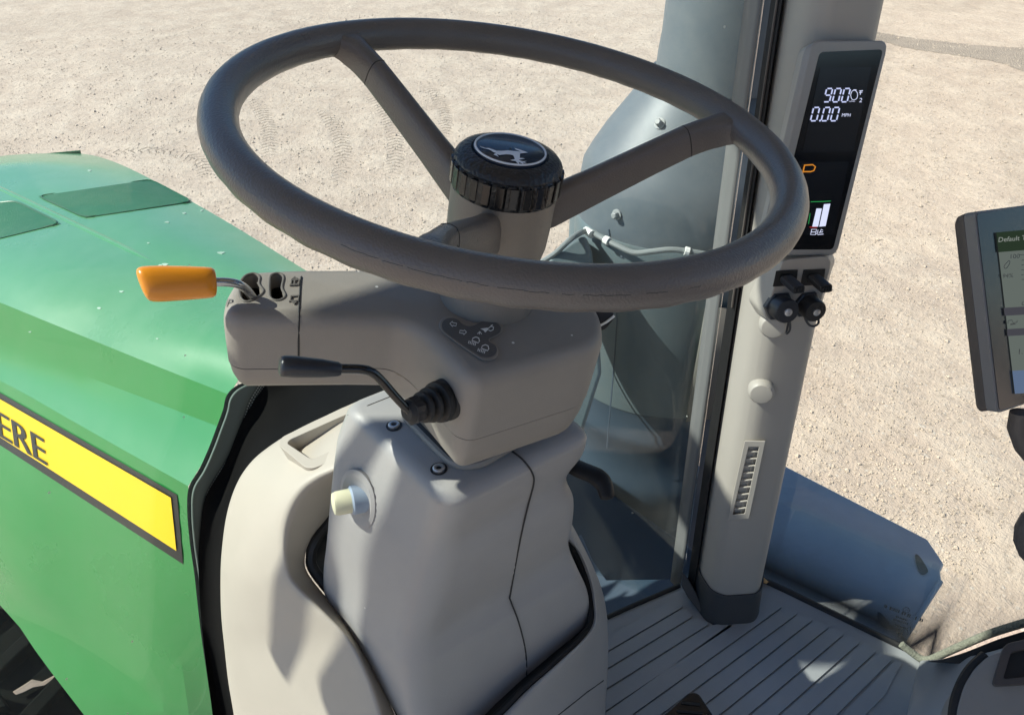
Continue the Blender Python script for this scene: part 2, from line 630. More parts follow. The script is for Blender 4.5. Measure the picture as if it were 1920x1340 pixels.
def ground_mat():
    m, nt, out = newmat('gravel_yard')
    tc = N(nt, 'ShaderNodeTexCoord').outputs['Object']
    b = N(nt, 'ShaderNodeBsdfPrincipled', Roughness=.92)
    b.inputs['Specular IOR Level'].default_value = .2

    def noise(s, d=8, r=.6):
        n = N(nt, 'ShaderNodeTexNoise', Scale=s, Detail=d, Roughness=r)
        nt.links.new(tc, n.inputs['Vector'])
        return n.outputs['Fac']
    big = noise(.35, 6)
    mid = noise(2.2, 8, .65)
    fine = noise(16, 8, .72)
    grit = noise(70, 3, .6)
    c = ramp(nt, big, [(.3, (.50, .392, .305)), (.7, (.58, .465, .368))])
    c = mixc(nt, ramp(nt, mid, [(.42, (0, 0, 0)), (.64, (.75,) * 3)]), c, (.66, .545, .43))
    c = mixc(nt, ramp(nt, fine, [(.33, (.62,) * 3), (.46, (0, 0, 0))]), c, (.27, .21, .155))
    c = mixc(nt, ramp(nt, grit, [(.56, (0, 0, 0)), (.74, (.5,) * 3)]), c, (.66, .60, .51))
    vo = N(nt, 'ShaderNodeTexVoronoi', Scale=42)
    nt.links.new(tc, vo.inputs['Vector'])
    wn = N(nt, 'ShaderNodeTexWhiteNoise')
    nt.links.new(vo.outputs['Position'], wn.inputs['Vector'])
    peb = maths(nt, 'MULTIPLY', maths(nt, 'GREATER_THAN', wn.outputs['Value'], .80), maths(nt, 'LESS_THAN', vo.outputs['Distance'], .42))
    pc = ramp(nt, wn.outputs['Value'], [(.80, (.26, .21, .16)), (.9, (.5, .44, .37)), (1, (.72, .68, .6))])
    c = mixc(nt, maths(nt, 'MULTIPLY', peb, .40), c, pc)
    # tyre marks: pale swept arcs and columns of pressed lugs, each an arc on the ground
    sp = N(nt, 'ShaderNodeSeparateXYZ')
    nt.links.new(tc, sp.inputs[0])

    def arc(p, q, r, width):
        a, b_, c_ = (PZ(x, y, -3.0) for x, y in (p, q, r))
        d = 2 * (a.x * (b_.y - c_.y) + b_.x * (c_.y - a.y) + c_.x * (a.y - b_.y))
        ux = ((a.x ** 2 + a.y ** 2) * (b_.y - c_.y) + (b_.x ** 2 + b_.y ** 2) * (c_.y - a.y) + (c_.x ** 2 + c_.y ** 2) * (a.y - b_.y)) / d
        uy = ((a.x ** 2 + a.y ** 2) * (c_.x - b_.x) + (b_.x ** 2 + b_.y ** 2) * (a.x - c_.x) + (c_.x ** 2 + c_.y ** 2) * (b_.x - a.x)) / d
        R = math.hypot(a.x - ux, a.y - uy)
        L = (a - c_).length
        dx = maths(nt, 'SUBTRACT', sp.outputs[0], ux)
        dy = maths(nt, 'SUBTRACT', sp.outputs[1], uy)
        rr = maths(nt, 'SQRT', maths(nt, 'ADD', maths(nt, 'MULTIPLY', dx, dx), maths(nt, 'MULTIPLY', dy, dy)))
        dist = maths(nt, 'SUBTRACT', rr, R)
        across = maths(nt, 'SUBTRACT', 1.0, maths(nt, 'POWER', maths(nt, 'DIVIDE', maths(nt, 'ABSOLUTE', dist), width), 4.0), True)
        mx_, my_ = b_.x, b_.y
        ex = maths(nt, 'SUBTRACT', sp.outputs[0], mx_)
        ey = maths(nt, 'SUBTRACT', sp.outputs[1], my_)
        far = maths(nt, 'SQRT', maths(nt, 'ADD', maths(nt, 'MULTIPLY', ex, ex), maths(nt, 'MULTIPLY', ey, ey)))
        along = maths(nt, 'MULTIPLY', maths(nt, 'SUBTRACT', 1.0, maths(nt, 'DIVIDE', far, L * .62)), 3.0, True)
        ang_ = maths(nt, 'MULTIPLY', maths(nt, 'ARCTAN2', dy, dx), R)
        return maths(nt, 'MULTIPLY', across, along), dist, ang_
    swept = None
    for p, q, r, w_ in (((24, 128), (37, 165), (28, 212), .075), ((112, 122), (129, 175), (95, 268), .085), ((212, 112), (250, 150), (262, 205), .07)):
        m_, dist, ang_ = arc(p, q, r, w_)
        m_ = maths(nt, 'MULTIPLY', m_, maths(nt, 'ADD', .75, maths(nt, 'MULTIPLY', maths(nt, 'SINE', maths(nt, 'MULTIPLY', dist, 220)), .25)))
        swept = m_ if swept is None else maths(nt, 'MAXIMUM', swept, m_)
    c = mixc(nt, maths(nt, 'MULTIPLY', maths(nt, 'MULTIPLY', swept, maths(nt, 'MULTIPLY', maths(nt, 'SUBTRACT', mid, .25), 2.4, True)), .55), c, (.70, .585, .465))
    tread_h = None
    for p, q, r, w_ in (((478, 188), (502, 232), (506, 290), .10), ((600, 205), (640, 262), (640, 330), .10), ((680, 165), (735, 235), (742, 300), .10), ((800, 160), (832, 205), (835, 250), .09),
                        ((150, 300), (330, 285), (380, 340), .10)):
        m_, dist, ang_ = arc(p, q, r, w_)
        ph = maths(nt, 'MULTIPLY', maths(nt, 'ADD', ang_, maths(nt, 'MULTIPLY', maths(nt, 'ABSOLUTE', dist), .7)), 2 * PI / .085)
        lug_ = maths(nt, 'MULTIPLY', maths(nt, 'ADD', maths(nt, 'SINE', ph), maths(nt, 'MULTIPLY', maths(nt, 'SUBTRACT', fine, .62), 5.0)), 2.0, True)
        t = maths(nt, 'MULTIPLY', maths(nt, 'MULTIPLY', m_, lug_), maths(nt, 'MULTIPLY', maths(nt, 'SUBTRACT', mid, .33), 7.0, True))
        tread_h = t if tread_h is None else maths(nt, 'MAXIMUM', tread_h, t)
    c = mixc(nt, maths(nt, 'MULTIPLY', tread_h, .62, True), c, (.28, .22, .165))
    nt.links.new(c, b.inputs['Base Color'])
    h = maths(nt, 'ADD', maths(nt, 'MULTIPLY', fine, .011), maths(nt, 'MULTIPLY', grit, .005))
    h = maths(nt, 'ADD', h, maths(nt, 'MULTIPLY', peb, maths(nt, 'MULTIPLY', maths(nt, 'SUBTRACT', .42, vo.outputs['Distance']), .006)))
    h = maths(nt, 'ADD', h, maths(nt, 'MULTIPLY', tread_h, -.012))
    h = maths(nt, 'ADD', h, maths(nt, 'MULTIPLY', mid, .05))
    bm = N(nt, 'ShaderNodeBump', Strength=1.0, Distance=1.0)
    nt.links.new(h, bm.inputs['Height'])
    nt.links.new(bm.outputs[0], b.inputs['Normal'])
    nt.links.new(b.outputs[0], out.inputs[0])
    return m


M['ground'] = ground_mat()
M['damp'] = surface('damp_gravel', (.37, .30, .235), .85, grain=.8, gscale=60, bumpdist=.02, var=.15, vscale=4, dust=.5, dustcol=(.40, .34, .27))

# ------------------------------------------------------------------ light and sky
EL = math.radians(42)
LAZ = math.radians(90)                      # heading the light travels to, from the view direction towards the right
LD = Vector((math.sin(LAZ) * math.cos(EL), math.cos(LAZ) * math.cos(EL), -math.sin(EL)))
sd = bpy.data.lights.new('sun', 'SUN')
sd.energy = 4.8
sd.angle = math.radians(.53)
sd.color = (1.0, .92, .80)
so = bpy.data.objects.new('sun', sd)
COL.objects.link(so)
so.rotation_euler = LD.to_track_quat('-Z', 'Y').to_euler()
so.location = (-20, 5, 25)
wd = bpy.data.worlds.new('World')
scn.world = wd
wd.use_nodes = True
bg = wd.node_tree.nodes['Background']
sky = wd.node_tree.nodes.new('ShaderNodeTexSky')
sky.sky_type = 'NISHITA'
sky.sun_disc = False
sky.sun_elevation = EL
sky.sun_rotation = math.atan2(-LD.x, -LD.y)
sky.dust_density = .2
sky.ozone_density = 6.0
wd.node_tree.links.new(sky.outputs[0], bg.inputs[0])
bg.inputs[1].default_value = .088

# ------------------------------------------------------------------ ground
g = MB()
S = 600
g.grid([[Vector((-S + 2 * S * i / 6, -S + 2 * S * j / 6, 0)) for i in range(7)] for j in range(7)])
structure(g.build('ground', M['ground'], smooth=False))

# loose stones lying on the yard
gr = MB()
for k in range(26000):
    d = 3.2 + 11 * random.random() ** 1.6
    ang = random.uniform(-.75, .75)
    x, y = d * math.sin(ang), d * math.cos(ang)
    s = random.uniform(.003, .0085) * (1 + .5 * d / 8) * (1.8 if random.random() < .05 else 1)
    a = random.random() * PI
    ca, sa = math.cos(a), math.sin(a)
    e = [s * random.uniform(.6, 1.2) for _ in range(5)]
    hh = s * random.uniform(.5, .9)
    c = Vector((x, y, .001))
    vs = [c + Vector((ca * e[0], sa * e[0], hh * .3)), c + Vector((-sa * e[1], ca * e[1], hh * .3)), c + Vector((-ca * e[2], -sa * e[2], hh * .3)),
          c + Vector((sa * e[3], -ca * e[3], hh * .3)), c + Vector((e[4] * .2, e[0] * .2, hh))]
    gr.add(vs, [(0, 1, 4), (1, 2, 4), (2, 3, 4), (3, 0, 4)])
M['stone'] = surface('stone', (.52, .425, .33), .9, var=.3, vscale=3.1)
st = gr.build('loose_gravel', M['stone'], smooth=False)
st['kind'] = 'stuff'

# damp wheel streak far on the right
dm = MB()
rows = []
top = [(1560, 50), (1640, 60), (1700, 70), (1760, 77), (1820, 84), (1880, 88), (1960, 92), (2100, 104)]
bot = [(1560, 55), (1640, 74), (1700, 90), (1760, 99), (1820, 108), (1880, 120), (1960, 146), (2100, 160)]
tp, bt = spline(v2(top), 10), spline(v2(bot), 10)
for a, b in zip(tp, bt):
    j1, j2 = random.uniform(-.7, .7), random.uniform(-.8, .8)
    rows.append([PZ(a.x, a.y + j1, -2.996), PZ(a.x, (a.y + b.y) / 2, -2.996), PZ(b.x, b.y + j2, -2.996)])
dm.grid(rows)
structure(dm.build('damp_track', M['damp'], smooth=False))

# ------------------------------------------------------------------ tractor hood
def hoodline(pts):
    return spline([P(x, y, d) for x, y, d in pts], 8)


def zd(px, py, z):
    return (px, py, z / ray(px, py).z)


NS = 40
S_ = hoodline([zd(740, 610, -.70), zd(570, 505, -.72), zd(480, 449, -.735), zd(400, 401, -.75), zd(300, 345, -.775), zd(232, 311, -.80), zd(185, 294, -.825), zd(152, 288, -.845)])
C_ = hoodline([zd(540, 640, -.665), zd(420, 555, -.69), zd(293, 493, -.705), zd(150, 424, -.735), zd(0, 353, -.775), zd(-70, 322, -.80), zd(-105, 312, -.84)])
L1 = hoodline([(430, 740, 1.15), (283, 682, 1.24), (140, 624, 1.35), (0, 567, 1.47), (-300, 445, 1.9), (-560, 372, 2.3)])
L2 = hoodline([(411, 800, 1.175), (270, 746, 1.262), (143, 697, 1.364), (0, 632, 1.491), (-300, 495, 1.88), (-590, 400, 2.28)])
L3 = hoodline([(353, 911, 1.170), (235, 845, 1.260), (115, 777, 1.366), (0, 713, 1.480), (-300, 560, 1.88), (-620, 430, 2.28)])
L4 = hoodline([(414, 1400, 1.40), (315, 1340, 1.38), (150, 1190, 1.43), (0, 1053, 1.50), (-300, 800, 1.88), (-640, 560, 2.28)])
L5 = hoodline([(230, 1434, 1.455), (158, 1340, 1.455), (75, 1232, 1.485), (0, 1134, 1.535), (-300, 830, 1.88), (-640, 590, 2.28)])
L0 = [p + Vector((.05, .05, -.25)) for p in S_]
lines = [resample(l, NS) for l in (L0, S_, C_, L1, L2, L3, L4, L5)]
# rear edge of the side drops vertically behind the decal
SUBN = [2, 8, 10, 3, 4, 12, 3]
rows = []
for k in range(len(lines) - 1):
    for j in range(SUBN[k]):
        t = j / SUBN[k]
        row = []
        for a, b in zip(lines[k], lines[k + 1]):
            p = a.lerp(b, t)
            bul = {0: .0, 1: .018, 2: .016, 3: 0, 4: -.004, 5: .006, 6: 0}[k] * math.sin(PI * t)
            p += (Vector((-.25, -.35, .9)) if k < 3 else Vector((-.7, -.6, .3))) * bul
            row.append(p)
        rows.append(row)
rows.append(lines[-1])
tractor = root = thing('tractor_nose', 'dusty green front of the tractor with hood and yellow lettered stripe, beyond the windshield', 'tractor front', P(230, 700, 1.3))
hb = MB().grid(rows)
hood = hb.build('hood', M['green'], root, angle=9)
root = hood
hs = Surf(hood)
# rear lip filling the side between the decal end and the windshield
# front lip (black joint and raised edge)
fl = MB().tube([p + Vector((0, 0, .004)) for p in resample(lines[1][-1:] + [lines[2][-1], lines[3][-1]], 12)], .006, 8)
MB().tube([p - Vector((0, 0, .0035)) for p in lines[2][int(NS * .27):]], [.002, .004, .006] + [.0072] * (NS - int(NS * .27) - 3), 10).build('ridge', M['green'], root)
fl.build('front_lip', surface('dark_green', (.01, .09, .03), .4), root)


def on_hood_poly(name, pts, off, mat, nx=18):
    """four-sided patch TL,TR,BR,BL laid on the hood"""
    tl, tr, br, bl = v2(pts)
    mb = MB()
    rr = []
    for i in range(nx + 1):
        u = i / nx
        a, b = tl.lerp(tr, u), bl.lerp(br, u)
        rr.append([hs(a.lerp(b, j / 5).x, a.lerp(b, j / 5).y, off) for j in range(6)])
    mb.grid(rr)
    return mb.build(name, mat, root, smooth=True)


on_hood_poly('decal_border', [(-260, 586), (334, 926), (345, 1056), (-260, 664)], .0020, M['decalblack'], 40)
dst = on_hood_poly('yellow_stripe', [(-260, 597), (324, 931), (334, 1030), (-260, 650)], .0036, M['yellow'], 40)
dst['label'] = 'bright yellow stripe with black block letters'
tx = MB()
for kk in range(3):
    text_mb(tx, 'DEERE', hs, (-76 + kk * 1.3, 768 + kk * .8), (41.5, 25.3), (-7, -51), .0052 + kk * .0001)
tx.build('lettering', M['decalblack'], root, smooth=False)


FLK = surface('pale_fleck', (.34, .48, .38), .7)
VE = surface('dark_green_edge', (.008, .09, .03), .4)


for (fx, fy, fs) in ((345, 400, 4), (378, 395, 4), (313, 417, 5), (415, 474, 7), (278, 456, 3), (228, 547, 4), (186, 578, 5), (310, 496, 7), (300, 498, 5), (57, 622, 3), (295, 635, 3), (168, 320, 4)):
    mbk = MB()
    random.seed(int(fx))
    slab(mbk, hs, [(fx + fs * math.cos(t) * random.uniform(.5, 1.2), fy + fs * .42 * math.sin(t) * random.uniform(.5, 1.2)) for t in [2 * PI * k / 9 for k in range(9)]], .0008, .001)
    mbk.build('paint_fleck', FLK, root)


def hood_vent(pts):
    mb = MB()
    tl, tr, br, bl = v2(pts)
    rr = []
    for i in range(17):
        u = i / 16
        a, b = tl.lerp(tr, u), bl.lerp(br, u)
        rr.append([hs(a.lerp(b, j / 8).x, a.lerp(b, j / 8).y, .0018) for j in range(9)])
    mb.grid(rr)
    v = mb.build('mesh_vent', M['greenmesh'], root)
    e = MB()
    ol = [hs(p.x, p.y, .0016) for p in rounded([tl, tr, br, bl], 14, 4)]
    e.tube(ol, .0022, 6, closed=True)
    e.build('vent_edge', VE, root)


hood_vent([(72, 369), (283, 338), (361, 379), (160, 409)])
hood_vent([(-190, 400), (30, 378), (114, 420), (-90, 470)])

MB().box(TR(.60, -.12, -1.62), RGT * .40, FWD * 1.05, Vector((0, 0, .38))).build('chassis', surface('chassis_paint', (.022, .036, .052), .6), tractor, bevel=.02, seg=2)
# front tyre in the dark under the hood, with a scrap of straw on it
tc_ = P(40, 1330, 2.25) + Vector((-.12, .1, -.62))
root = tractor
ax = RGT
prof = [(-.24, .50), (-.27, .62), (-.25, .72), (-.18, .765), (0, .775), (.18, .765), (.25, .72), (.27, .62), (.24, .50)]
ty = MB().lathe(prof, tc_, ax, 64, True, True).build('front_tyre', M['tyre'], root)
lg = MB()
for k in range(28):
    for sgn in (-1, 1):
        t = 2 * PI * (k + (.5 if sgn > 0 else 0)) / 28
        e1 = (Vector((0, 0, 1)) * math.cos(t) + FWD * math.sin(t))
        tn = (-Vector((0, 0, 1)) * math.sin(t) + FWD * math.cos(t))
        lg.box(tc_ + e1 * .785 + ax * sgn * .125, (ax * .13 + tn * .05 * sgn), tn * .022, e1 * .028)
lug = lg.build('tread', M['tyre'], ty, bevel=.006, seg=2)
ts = Surf(ty, lug)
sm = MB()
tpts = [(24, 1296), (48, 1281), (60, 1273), (80, 1277), (104, 1264), (101, 1271), (84, 1284), (62, 1288), (44, 1297), (30, 1302)]
q0 = ts(62, 1285, .02)
spl = Plane(q0, (CAM - q0) + Vector((0, 0, .6)))
slab(sm, spl, tpts, .0, .004)
tag(sm.build('dry_husk', M['straw'], bevel=.001, seg=1, origin=q0), 'pale curled dry husk in the dark below the green hood', 'husk')

# ------------------------------------------------------------------ windshield
plan = [(.285, .830), (.25, .875), (.17, .925), (.05, .965), (-.12, .96), (-.28, .885), (-.42, .765), (-.55, .585), (-.64, .38), (-.70, .15), (-.72, -.05)]
pc = spline([Vector((x, y, 0)) for x, y in plan], 6)
LEAN = Vector((-.009, .091, 0)) / .88     # the front post leans the same way
def GL(p, z):
    return CAM + Vector((p.x, p.y, z)) + LEAN * (z + 1.05)
root = thing('windshield', 'clear curved windshield with dusty specks in front of the steering wheel', 'windshield', GL(pc[20], -1.3))
zs = [-1.40, -1.0, -.6, -.2, .2, .46]
wg = MB().grid([[GL(p, z) for p in pc] for z in zs])
wso = wg.build('glass_pane', M['glass'], root, angle=80, solid=.005, solid_off=0)
ws = Surf(wso)
# black ceramic edge beside the right post
fr = MB().grid([[GL(p + Vector((-.003, -.005, 0)), z) for p in (pc[0], pc[1], pc[2], pc[3])] for z in [-1.08 + i * .1 for i in range(16)]])
fr.build('frit_edge', surface('frit_grey', (.16, .165, .165), .35, spec=.6), root, solid=.001)
# dotted ceramic band by the hood
Hp = [(520, 705), (480, 713), (446, 727), (430, 745), (424, 770), (413, 800), (398, 840), (380, 880), (360, 915), (357, 960), (362, 1020), (370, 1075), (376, 1130), (383, 1190), (393, 1260), (405, 1340), (414, 1400)]
Fp = [(535, 700), (506, 716), (492, 735), (480, 757), (470, 785), (457, 822), (438, 862), (415, 898), (398, 930), (391, 965), (388, 1010), (386, 1050), (387, 1090), (391, 1180), (401, 1255), (413, 1340), (421, 1400)]
h2, f2 = spline(v2(Hp), 5), spline(v2(Fp), 5)
fb = MB()
rows = []
for a, b in zip(h2, f2):
    rows.append([ws(a.lerp(b, j / 4).x, a.lerp(b, j / 4).y, .004) for j in range(5)])
fb.grid(rows)
fo = fb.build('dotted_band', M['frit'], root)
uvl = fo.data.uv_layers.new(name='UVMap')
acc = [0]
for i in range(len(rows) - 1):
    acc.append(acc[-1] + (rows[i + 1][2] - rows[i][2]).length / .0042)
for poly in fo.data.polygons:
    for li in poly.loop_indices:
        vi = fo.data.loops[li].vertex_index
        i, j = divmod(vi, 5)
        wdt = (rows[i][4] - rows[i][0]).length
        uvl.data[li].uv = (7 - (wdt * (1 - j / 4)) / .0037, acc[i])
gk = MB()
gk.grid([[ws.far(a.x - 6, a.y - 2, .016), ws.far(a.x + 2, a.y, .014), ws.far(b.x + 30, b.y, .014)] for a, b in zip(h2, f2)])
gk.build('gasket', M['rubber'], root)
ed = MB().tube([ws(p.x, p.y, .005) for p in h2], .0016, 6)
ed.build('pane_rim', surface('glass_edge', (.22, .28, .24), .3), root)

# cowl pad between windshield and beige fairing, black for the hollow's deep shade
Sil = [(760, 740), (690, 748), (640, 768), (595, 788), (540, 814), (490, 843), (455, 880), (428, 932), (414, 1000), (408, 1073), (408, 1127), (413, 1203), (419, 1269), (431, 1340), (440, 1420)]
SilD = [.90, .93, .945, .955, .97, .985, 1.0, 1.01, 1.02, 1.04, 1.06, 1.085, 1.105, 1.125, 1.15]
root = thing('cowl_shade', 'black cowl pad carrying the deep shade between the hood edge and the beige fairing', 'cowl pad', P(440, 1000, 1.06))
cw = MB()
Fq = [(760, 640), (690, 650), (640, 660), (600, 672), (560, 690), (520, 712), (470, 786), (437, 866), (400, 930), (390, 990), (386, 1050), (388, 1110), (395, 1200), (412, 1335), (421, 1420)]
a_ = spline([P(x + 14, y + 10, d + .012) for (x, y), d in zip(Sil, SilD)], 4)
bq = spline(v2(Fq), 4)
b_ = []
for p in bq:
    w_ = ws(p.x - 14, p.y, 0)
    d_ = (w_ - CAM).dot(FW)
    b_.append(P(p.x - 14, p.y, min(d_ - .012, 1.16)))
rows = []
for j in range(9):
    t = j / 8
    rows.append([a.lerp(b, t) - (CAM - a).normalized() * .03 * math.sin(PI * t) for a, b in zip(a_, b_)])
cw.grid(rows)
cw.build('pad', surface('cowl_shade_black', (.003, .003, .003), .8, spec=.1), root)  # near-black colour holds the shade of the deep hollow

# ------------------------------------------------------------------ beige fairing round the console
root = thing('console_fairing', 'sunlit beige plastic fairing wrapping the foot of the steering console', 'fairing', PZ(700, 1340, -1.05))
Cre = [(790, 850), (715, 865), (655, 872), (622, 884), (595, 896), (568, 915), (548, 942), (535, 975), (530, 1010), (532, 1050), (545, 1090), (601, 1145), (654, 1198), (690, 1269), (712, 1340), (735, 1420)]
Sil2 = [(760, 736)] + Sil[0:1] + Sil[1:]
Sil2 = [(770, 740), (705, 746), (650, 764), (600, 786), (550, 809), (510, 831), (470, 862), (440, 905), (420, 965), (410, 1040), (408, 1100), (409, 1160), (414, 1215), (421, 1280), (431, 1340), (442, 1420)]
S2D = [.90, .925, .94, .955, .968, .98, .992, 1.004, 1.014, 1.03, 1.048, 1.066, 1.085, 1.105, 1.125, 1.15]
CreD = [.80, .82, .83, .835, .84, .845, .85, .855, .86, .865, .868, .86, .855, .85, .85, .85]
Gap = [(815, 850), (742, 872), (700, 890), (672, 905), (650, 925), (634, 948), (620, 970), (602, 994), (583, 1020), (575, 1046), (582, 1076), (636, 1145), (668, 1194), (702, 1254), (743, 1340), (765, 1420)]
GapD = [d + k for d, k in zip(CreD, [.10, .09, .08, .08, .08, .075, .07, .06, .045, .04, .035, .035, .035, .035, .035, .035])]
sA = spline([P(x, y, d) for (x, y), d in zip(Sil2, S2D)], 5)
cA = spline([P(x, y, d) for (x, y), d in zip(Cre, CreD)], 5)
gA = spline([P(x, y, d) for (x, y), d in zip(Gap, GapD)], 5)
rows = []
back = [s + (s - CAM).normalized() * .07 + RGT * .06 for s in sA]
rows.append(back)
rows.append([s.lerp(b, .35) - RGT * .004 for s, b in zip(sA, back)])
rows.append(sA)
for t in (.12, .3, .5, .7, .88):
    rows.append([s.lerp(c, t) + ((CAM - s).normalized() * .6 - RGT * .4) * (.016 * math.sin(PI * t)) for s, c in zip(sA, cA)])
rows.append(cA)
rows.append([c.lerp(g_, .15) + (CAM - c).normalized() * .002 for c, g_ in zip(cA, gA)])
rows.append([c.lerp(g_, .6) for c, g_ in zip(cA, gA)])
rows.append(gA)
fm = MB().grid(rows)
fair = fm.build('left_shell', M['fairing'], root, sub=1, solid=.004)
fair.name = 'shell'
lin = MB().grid([gA, [g_ + RGT * .05 + (g_ - CAM).normalized() * .05 for g_ in gA], [g_ + RGT * .10 + (g_ - CAM).normalized() * .22 for g_ in gA]])  # black backing that gives the deep gap its shade
lin.build('gap_shade_liner', M['rubber'], root)
gs = MB().tube([g_ + (CAM - g_).normalized() * .003 + RGT * .006 for g_ in gA], .0065, 8)  # black tube laid along the gap in place of its shade
gs.build('gap_shade', M['rubber'], root)
# right half of the fairing
Ro = [(1060, 960), (1082, 1000), (1108, 1052), (1129, 1105), (1139, 1160), (1141, 1230), (1138, 1300), (1135, 1360), (1132, 1440)]
RoD = [.98, .985, .995, 1.0, 1.01, 1.02, 1.02, 1.02, 1.02]
Ri = [(1050, 1000), (1085, 1035), (1106, 1085), (1113, 1125), (1110, 1178), (1052, 1236), (990, 1290), (935, 1345), (850, 1420)]
RiD = [.955, .955, .95, .945, .925, .895, .87, .85, .825]
oA = spline([P(x, y, d) for (x, y), d in zip(Ro, RoD)], 5)
iA = spline([P(x, y, d) for (x, y), d in zip(Ri, RiD)], 5)
rows = [[o + (o - CAM).normalized() * .09 - Vector((.05, 0, 0)) for o in oA], [o + (o - CAM).normalized() * .012 + Vector((.001, 0, 0)) for o in oA], oA]
for t in (.15, .5, .85):
    rows.append([o.lerp(i, t) + (CAM - o).normalized() * .006 * math.sin(PI * t) for o, i in zip(oA, iA)])
rows.append(iA)
rows.append([i + (i - CAM).normalized() * .03 for i in iA])
MB().grid([[i + (i - CAM).normalized() * .028 for i in iA], [i + (i - CAM).normalized() * .06 + Vector((-.05, .02, 0)) for i in iA]]).build('gap_shade_liner', M['rubber'], root)  # black backing for the shade inside the right-hand gap
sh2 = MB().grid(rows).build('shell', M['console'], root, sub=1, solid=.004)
gs = MB().tube([i + (i - CAM).normalized() * .016 + Vector((-.004, 0, 0)) for i in iA], .005, 8)  # right-hand gap's shade, drawn as a black tube
gs.build('gap_shade', M['rubber'], root)
s2 = Surf(sh2)
sm = MB()
sm.tube([s2(x, y, .0002) for x, y in [(1131, 1275), (1100, 1297), (1065, 1325), (1030, 1352)]], .0009, 5)
sm.build('seam', M['rubber'], root)

# storage tray set in the fairing
trp = plane3(P(530, 830, .900), P(583, 880, .855), P(640, 775, .915))
outer = [(524, 838), (529, 824), (640, 770), (700, 745), (700, 800), (640, 858), (617, 871), (590, 882), (574, 880)]
inner = [(541, 835), (546, 828), (640, 786), (690, 765), (690, 795), (640, 838), (618, 851), (590, 864), (582, 862)]
od = rounded([trp(x, y) for x, y in outer], .006, 3)
idn = rounded([trp(x, y) for x, y in inner], .005, 3)
dn = -trp.n * .05 + Vector((0, 0, -.01))
tm = MB()
lowo = [p - trp.n * .02 for p in od]
mid_o = [p + trp.n * .004 for p in od]
mid_i = [p + trp.n * .004 for p in idn]
low_i = [p + dn for p in idn]
cen = sum(low_i, Vector()) / len(low_i)
low_i = [cen + (p - cen) * .8 for p in low_i]
tm.loft([lowo, od, mid_o, mid_i, idn, low_i], False, True)
tm.build('storage_tray', M['fairing'], root, bevel=.002, seg=2)

# ------------------------------------------------------------------ steering console tower
root = thing('steering_console', 'light grey moulded console tower carrying the steering column', 'console', CAM + Vector((-.05, .57, -1.05)))
LV = [  # z, L, F, R picture corners
    (-.500, (634, 772), (836, 962), (1116, 822)),
    (-.525, (617, 820), (833, 992), (1108, 850)),
    (-.560, (606, 895), (824, 1030), (1078, 893)),
    (-.590, (600, 950), (815, 1068), (1092, 935)),
    (-.640, (596, 1010), (797, 1135), (1088, 985)),
    (-.700, (592, 1060), (776, 1212), (1080, 1024)),
    (-.735, (592, 1092), (772, 1262), (1098, 1072)),
    (-.790, (604, 1135), (776, 1335), (1116, 1120)),
    (-.850, (640, 1190), (800, 1420), (1112, 1176)),
    (-.900, (680, 1230), (850, 1480), (1090, 1210)),
    (-1.00, (710, 1300), (880, 1560), (1075, 1290)),
]
cols = [[], [], []]
for z, l, f, r in LV:
    for k, q in enumerate((l, f, r)):
        cols[k].append(PZ(q[0], q[1], z))
sp = [spline(c[:7], 5)[:-1] + spline(c[6:], 5) for c in cols]
rings = []
NR = 9
for i in range(len(sp[0])):
    Lp, Fpt, Rp = sp[0][i], sp[1][i], sp[2][i]
    Bp = Lp + Rp - Fpt
    rings.append(rounded([Lp, Fpt, Rp, Bp], [.024, .028, .022, .03], NR))
top = rings[0]
cen = sum(top, Vector()) / len(top)
caps = []
for a, ins, dz in ((0, .017, .0125), (1, .0100, .0107), (2, .0046, .0072), (3, .0014, .0034)):
    caps.append([cen + (p - cen) * (1 - ins / (p - cen).length) + Vector((0, 0, dz)) for p in top])
inn_ = [cen + (p - cen) * .35 + Vector((0, 0, .0135)) for p in top]
body = MB().loft(list(reversed(rings)) + list(reversed(caps)) + [inn_]).build('tower', M['console'], root, angle=60)
cs = Surf(body)
sm = MB()
sm.tube([cs(x, y, .0006) for x, y in smooth2([(958, 845), (980, 862), (997, 885), (1000, 905), (990, 945), (975, 1010), (957, 1110), (957, 1125), (972, 1165), (985, 1220), (986, 1270), (978, 1300)], 5, False)], .0009, 6)
sm.tube([cs(x, y, .0) for x, y in [(652, 838 - 60), (690, 760), (735, 742)]], .0006, 5)
sm.build('seam', M['rubber'], root)
# trim collar round the neck
zc = -.4845
ctop = Plane(CAM + Vector((0, 0, zc)), (0, 0, 1))
loop = [(752, 772), (800, 822), (845, 866), (873, 874), (905, 868), (1008, 808), (1010, 782), (960, 735), (850, 700)]
lp = rounded([ctop(x, y) for x, y in loop], .013, 4)
cl = MB().tube(lp, .0042, 10, closed=True).build('neck_trim', M['post_grey'], root)
lq = rounded([ctop(x, y) for x, y in loop], .013, 4)
cq = sum(lq, Vector()) / len(lq)
MB().tube([cq + (p - cq) * .93 + Vector((0, 0, .0005)) for p in lq], .0048, 8, closed=True).build('neck_gap', M['rubber'], root)
# screws
for (sx, sy) in ((739, 798), (823, 879)):
    loc, nn = cs.hit(sx, sy)
    nn = nn if nn.z > 0 else -nn
    rr = MB().lathe([(0, .0078), (.0006, .0078), (.0006, .0062), (.0001, .0060)], loc, nn, 24).build('screw', M['black'], root)
    hd = MB().lathe([(0, .0056), (.002, .0056), (.0028, .0046), (.0028, .0030), (.0012, .0026), (.0010, .0005)], loc, nn, 24)
    hd.build('screw_head', M['zinc'], rr)
    MB().lathe([(.0013, .0026), (.0014, .0012)], loc, nn, 6).build('screw_socket', M['black'], rr)
